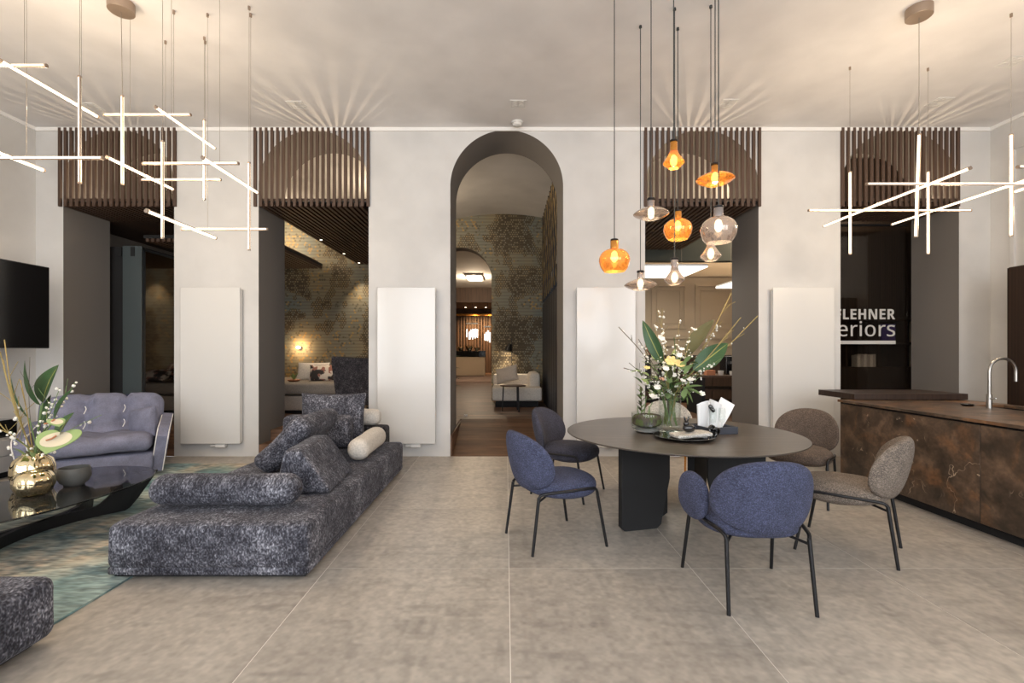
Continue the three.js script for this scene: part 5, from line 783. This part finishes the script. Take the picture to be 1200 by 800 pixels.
// ---------------------------------------------------------------- behind arch 4: office kitchen with luminous panels
{
  [[3.46 - 2.2, 3.46, 2.88, -8.2, -9.44, 'broad hanging light panel over the office counter'], [3.95, 5.2, 2.62, -8.3, -9.0, 'smaller hanging light panel nearer the dark reveal']].forEach(([x0, x1, y, z0, z1, l]) => { const t = thing('light_panel', `white luminous ${l}`, 'ceiling lamp', [(x0 + x1) / 2, y, (z0 + z1) / 2]); const w = x1 - x0, d = z0 - z1;
    part(t, 'diffuser', bx(w, 0.02, d, 0, 0.01, 0), M.panelGlow); part(t, 'casing', bx(w, 0.03, d, 0, 0.036, 0), M.whitePlastic); for (const a of [-1, 1]) part(t, 'wire', rod(V3(a * w * 0.4, 0.05, 0), V3(a * w * 0.4, (x1 < 3.5 ? 3.408 : 4.6) - y, 0), 0.003, 5), M.wire);
    const r = new THREE.RectAreaLight(lin(1, 0.86, 0.66), 4.5, w, d); r.position.set((x0 + x1) / 2, y - 0.012, (z0 + z1) / 2); r.lookAt((x0 + x1) / 2, -10, (z0 + z1) / 2); scene.add(r); });
  const sb = thing('office_cabinet', 'dark low cabinet wall under the panelled beige wall', 'cabinet', [3.9, RAISED, -10.7]);
  part(sb, 'body', bx(3.6, 1.0, 0.5, 0, 0.54, 0), M.black); part(sb, 'plinth', bx(3.5, 0.04, 0.4, 0, 0.02, 0), M.black); for (let k = 0; k < 6; k++) part(sb, 'door', rb(0.59, 0.94, 0.02, 0.003, -1.5 + k * 0.6, 0.55, 0.26), M.slatDark);
  const tb = thing('counter_table', 'dark high counter table crowded with small tableware', 'table', [4.15, RAISED, -8.75]);
  part(tb, 'table_top', rb(1.5, 0.04, 0.8, 0.005, 0, 0.68, 0), M.slat); for (const a of [-1, 1]) part(tb, 'leg', bx(0.06, 0.66, 0.7, a * 0.68, 0.33, 0), M.black); part(tb, 'shelf', bx(1.3, 0.03, 0.66, 0, 0.45, 0), M.slatDark);
  const y = RAISED + 0.701;
  solo('orange_box', 'small orange box on the dark counter table', 'box', rb(0.16, 0.09, 0.12, 0.008, 0, 0.045, 0), M.terracotta, null, [3.62, y, -8.5]);
  [[3.82, 0.05, 'white cup beside the orange box'], [4.42, 0.06, 'white pot at the reveal end of the counter table'], [4.02, 0.045, 'small white cup in the middle of the counter table']].forEach(([x, r, l]) => solo('white_cup', l, 'cup', lathe([[0, 0], [r * 0.8, 0], [r, r * 1.6], [r * 0.92, r * 1.6], [r * 0.7, r * 0.2], [0, r * 0.15]], 20), M.whitePlastic, null, [x, y, -8.5]));
  const mc = thing('coffee_machine', 'black coffee machine on the dark counter table', 'coffee machine', [4.1, y, -8.8]); part(mc, 'body', rb(0.22, 0.34, 0.26, 0.02, 0, 0.17, 0), M.blackGloss); part(mc, 'spout', bx(0.08, 0.04, 0.08, 0, 0.22, 0.16), M.steel);
  const bs = thing('bar_stool', 'black stool with white seat pad under the counter table', 'stool', [4.05, RAISED, -8.1]); part(bs, 'seat', puff(0.36, 0.07, 0.36, 2.4, 3, null, 24, 12).translate(0, 0.46, 0), M.whiteFabric); for (let k = 0; k < 4; k++) { const a = k * 1.57 + 0.78; part(bs, 'leg', rod(V3(0.2 * Math.cos(a), 0, 0.2 * Math.sin(a)), V3(0.14 * Math.cos(a), 0.43, 0.14 * Math.sin(a)), 0.011), M.blackMetal); }
  // seated person, mostly hidden by the wall and the bouquet
  const px = 2.78, pz = -9.1, st = thing('office_chair', 'dark upholstered chair carrying the seated person', 'chair', [px, RAISED, pz]);
  part(st, 'seat', soft(0.5, 0.08, 0.48, 0.03, null, 8).translate(0, 0.43, 0.02), M.black); part(st, 'backrest', soft(0.46, 0.45, 0.06, 0.03, null, 8).translate(0, 0.75, -0.27), M.black); part(st, 'pole', cyl(0.03, 0.03, 0.36, 0, 0.21, 0, 12), M.blackMetal); part(st, 'foot_star', merge([0, 1, 2, 3, 4].map((k) => bx(0.3, 0.03, 0.04, 0.15, 0.03, 0).rotateY(k * 1.257))), M.blackMetal);
  const per = thing('person', 'seated person in dark open jacket over beige shirt behind the flowers', 'person', [px, RAISED + 0.473, pz]);
  const field = (bones, res, half, off) => { const mc_ = new MarchingCubes(res, new THREE.MeshBasicMaterial(), false, false, 60000); mc_.isolation = 0; const q = V3(); for (let k = 0; k < res; k++) for (let j = 0; j < res; j++) for (let i = 0; i < res; i++) { q.set((i - res / 2) / (res / 2) * half, (j - res / 2) / (res / 2) * half, (k - res / 2) / (res / 2) * half).add(off); let d = 9; for (const [a, b, ra, rb_] of bones) { const ab = b.clone().sub(a), t = clamp(q.clone().sub(a).dot(ab) / Math.max(ab.lengthSq(), 1e-6)), e = q.distanceTo(a.clone().addScaledVector(ab, t)) - (ra + (rb_ - ra) * t), h = clamp(0.5 + 0.5 * (d - e) / 0.04); d = d + (e - d) * h - 0.04 * h * (1 - h); } mc_.field[i + j * res + k * res * res] = -d; } mc_.update(); const n = mc_.count, g = new THREE.BufferGeometry(); g.setAttribute('position', new THREE.Float32BufferAttribute(mc_.positionArray.slice(0, n * 3).map((v) => v * half), 3)); g.setAttribute('normal', new THREE.Float32BufferAttribute(mc_.normalArray.slice(0, n * 3), 3)); g.translate(off.x, off.y, off.z); return boxUV(g); };
  const B = (ax, ay, az, bx_, by, bz, ra, rb_) => [V3(ax, ay, az), V3(bx_, by, bz), ra, rb_];
  const body = [B(0, 0.1, 0, 0, 0.38, -0.02, 0.14, 0.15), B(-0.15, 0.47, -0.02, 0.15, 0.47, -0.02, 0.075, 0.075), B(0, 0.48, 0, 0, 0.6, 0.01, 0.06, 0.05), B(-0.18, 0.46, 0, -0.22, 0.2, 0.04, 0.055, 0.045), B(-0.22, 0.2, 0.04, -0.08, 0.14, 0.28, 0.045, 0.034), B(0.18, 0.46, 0, 0.22, 0.2, 0.04, 0.055, 0.045), B(0.22, 0.2, 0.04, 0.08, 0.14, 0.28, 0.045, 0.034), B(-0.09, 0.075, 0, -0.11, 0.06, 0.42, 0.08, 0.062), B(0.09, 0.075, 0, 0.11, 0.06, 0.42, 0.08, 0.062), B(-0.11, 0.05, 0.42, -0.11, -0.37, 0.4, 0.058, 0.04), B(0.11, 0.05, 0.42, 0.11, -0.37, 0.4, 0.058, 0.04), B(-0.11, -0.42, 0.38, -0.11, -0.43, 0.55, 0.042, 0.03), B(0.11, -0.42, 0.38, 0.11, -0.43, 0.55, 0.042, 0.03)];
  part(per, 'body', field(body, 64, 0.62, V3(0, 0.12, 0.15)), std({ color: lin(0.02, 0.018, 0.02), roughness: 0.9 }), 'dark jacket and trousers');
  part(per, 'shirt', soft(0.13, 0.4, 0.05, 0.02, (q) => { q.x *= 0.8 + 0.6 * (q.y + 0.2); }, 8).rotateX(-0.04).translate(0.0, 0.34, 0.135), M.linen, 'beige shirt front');
  part(per, 'head', field([B(0, 0.71, 0.0, 0, 0.74, -0.02, 0.095, 0.1), B(0, 0.65, 0.03, 0, 0.63, 0.05, 0.06, 0.045), B(0, 0.68, 0.09, 0, 0.66, 0.115, 0.014, 0.016), B(-0.092, 0.69, 0, -0.095, 0.67, 0, 0.02, 0.015), B(0.092, 0.69, 0, 0.095, 0.67, 0, 0.02, 0.015), B(0, 0.64, 0, 0, 0.56, 0, 0.05, 0.05)], 48, 0.2, V3(0, 0.69, 0)), M.skin);
  for (const s of [-1, 1]) { part(per, 'eye', puff(0.022, 0.014, 0.012, 2, 2, null, 8, 6).translate(s * 0.034, 0.7, 0.088), M.black); const h = []; for (let k = 0; k < 4; k++) h.push(B(0.02 * (k - 1.5), 0, 0.03, 0.02 * (k - 1.5), -0.02, 0.075 - 0.006 * Math.abs(k - 1.2), 0.009, 0.008)); h.push(B(-0.03, 0, -0.01, -0.05, -0.01, 0.03, 0.011, 0.009), B(0, 0, -0.02, 0, 0, 0.02, 0.032, 0.032)); part(per, 'hand', field(h, 32, 0.11, V3(0, 0, 0.02)).translate(s * 0.08, 0.14, 0.3), M.skin); }
  part(per, 'mouth', puff(0.04, 0.01, 0.012, 2, 2, null, 8, 6).translate(0, 0.628, 0.09), M.terracotta);
  part(per, 'hair', puff(0.21, 0.17, 0.21, 2, 2, (q) => { if (q.z > 0.03 && q.y < 0.03) q.z = 0.03 + (q.z - 0.03) * 0.2; }, 24, 16).translate(0, 0.76, -0.02), M.twigDark);
}
// ---------------------------------------------------------------- behind arch 5: glass wall with lettering, shelves
{
  const z = -7.36;
  const gp = thing('glass_partition', 'clear glass partition in front of the dark shelf wall', 'glass partition', [5.38, RAISED, z]);
  part(gp, 'pane', bx(1.6, 3.05, 0.01, 0, 1.525, 0), M.tintGlass); part(gp, 'frame', merge([bx(1.6, 0.03, 0.03, 0, 3.065, 0), bx(1.6, 0.02, 0.03, 0, 0.01, 0.0)]), M.blackMetal);
  const loader = new FontLoader(), bold = await loader.loadAsync('fonts/droid/droid_sans_bold.typeface.json'), reg = await loader.loadAsync('fonts/droid/droid_sans_regular.typeface.json');
  const sign = thing('glass_sign', 'white company lettering stuck on the glass partition', 'sign', [0, 0, z + 0.007]);
  const Z = 7.35, word = (str, font, px1, py0, py1, width, name) => { const g = new TextGeometry(str, { font, size: 0.2, depth: 0.004, curveSegments: 5 }); g.computeBoundingBox(); const b = g.boundingBox, sy = (PY(py0, Z) - PY(py1, Z)) / (b.max.y - b.min.y), sx = width * Z / FOCAL / (b.max.x - b.min.x); g.translate(-b.max.x, -b.min.y, 0).scale(sx, sy, 1).translate(PX(px1, Z), PY(py1, Z), 0); part(sign, name, g, M.letter, `lettering reading ${str}`); };
  word('FLEHNER', bold, 1049, 362, 374, 70, 'lettering'); word('eriors', reg, 1049, 376, 394, 67, 'lettering');
  part(sign, 'underline', bb(PX(975, Z), PX(1049.5, Z), PY(403, Z), PY(399, Z), 0, 0.004), M.letter);
  const sh = thing('shelf_wall', 'dark ribbed wood shelf wall behind the glass sign', 'shelf', [5.75, RAISED, -8.0]), Y = (py) => PY(py, 7.8) - RAISED;
  part(sh, 'back_panel', bx(2.9, 4.2, 0.04, 0, 2.1, -0.2), M.panel); 
  part(sh, 'upper_door', bx(2.8, 2.6, 0.03, 0, Y(374) + 1.32, 0.18), M.panel); part(sh, 'lower_door', bx(2.8, Y(432), 0.03, 0, Y(432) / 2, 0.18), M.panel);
  part(sh, 'shelf_board', bx(2.8, 0.03, 0.36, 0, Y(431), 0), M.slatDark); part(sh, 'shelf_board', bx(2.8, 0.03, 0.36, 0, Y(374), 0), M.slatDark); part(sh, 'shelf_board', bx(2.8, 0.03, 0.36, 0, Y(402), 0), M.slatDark);
  for (const px_ of [988, 1026, 1057]) part(sh, 'upright', bx(0.03, Y(374) - Y(431), 0.36, PX(px_, 7.9) - 5.75, (Y(374) + Y(431)) / 2, 0), M.slatDark);
  const by = RAISED + Y(431) + 0.016;
  for (let k = 0; k < 6; k++) { const w = 0.05; solo('shelf_book', 'cream spined book in a short row on the dark shelf', 'book', rb(w * 0.94, 0.19 + 0.01 * (k % 3), 0.15, 0.003, 0, 0.095 + 0.005 * (k % 3), 0), k % 2 ? M.linen : M.cream, 'books on the dark shelf', [PX(1002, 7.9) + 0.03 + k * w, by, -7.92]); }
  solo('purple_box', 'violet box on the dark shelf behind the lettering', 'box', rb(0.22, 0.3, 0.16, 0.006, 0, 0.15, 0), M.purple, null, [PX(1040, 7.9), RAISED + Y(402) + 0.016, -7.95]);
  const sl = thing('shelf_spotlight', 'small warm spotlight above the dark shelf wall', 'spotlight', [5.6, 4.6, -7.5]); part(sl, 'ring', cyl(0.05, 0.05, 0.02, 0, -0.01, 0, 14), M.blackMetal); part(sl, 'lens', cyl(0.04, 0.04, 0.01, 0, -0.024, 0, 14), M.spotGlow);
}
scene.traverse((o) => { if (o.isMesh) { o.castShadow = true; o.receiveShadow = true; } });
renderer.render(scene, camera);
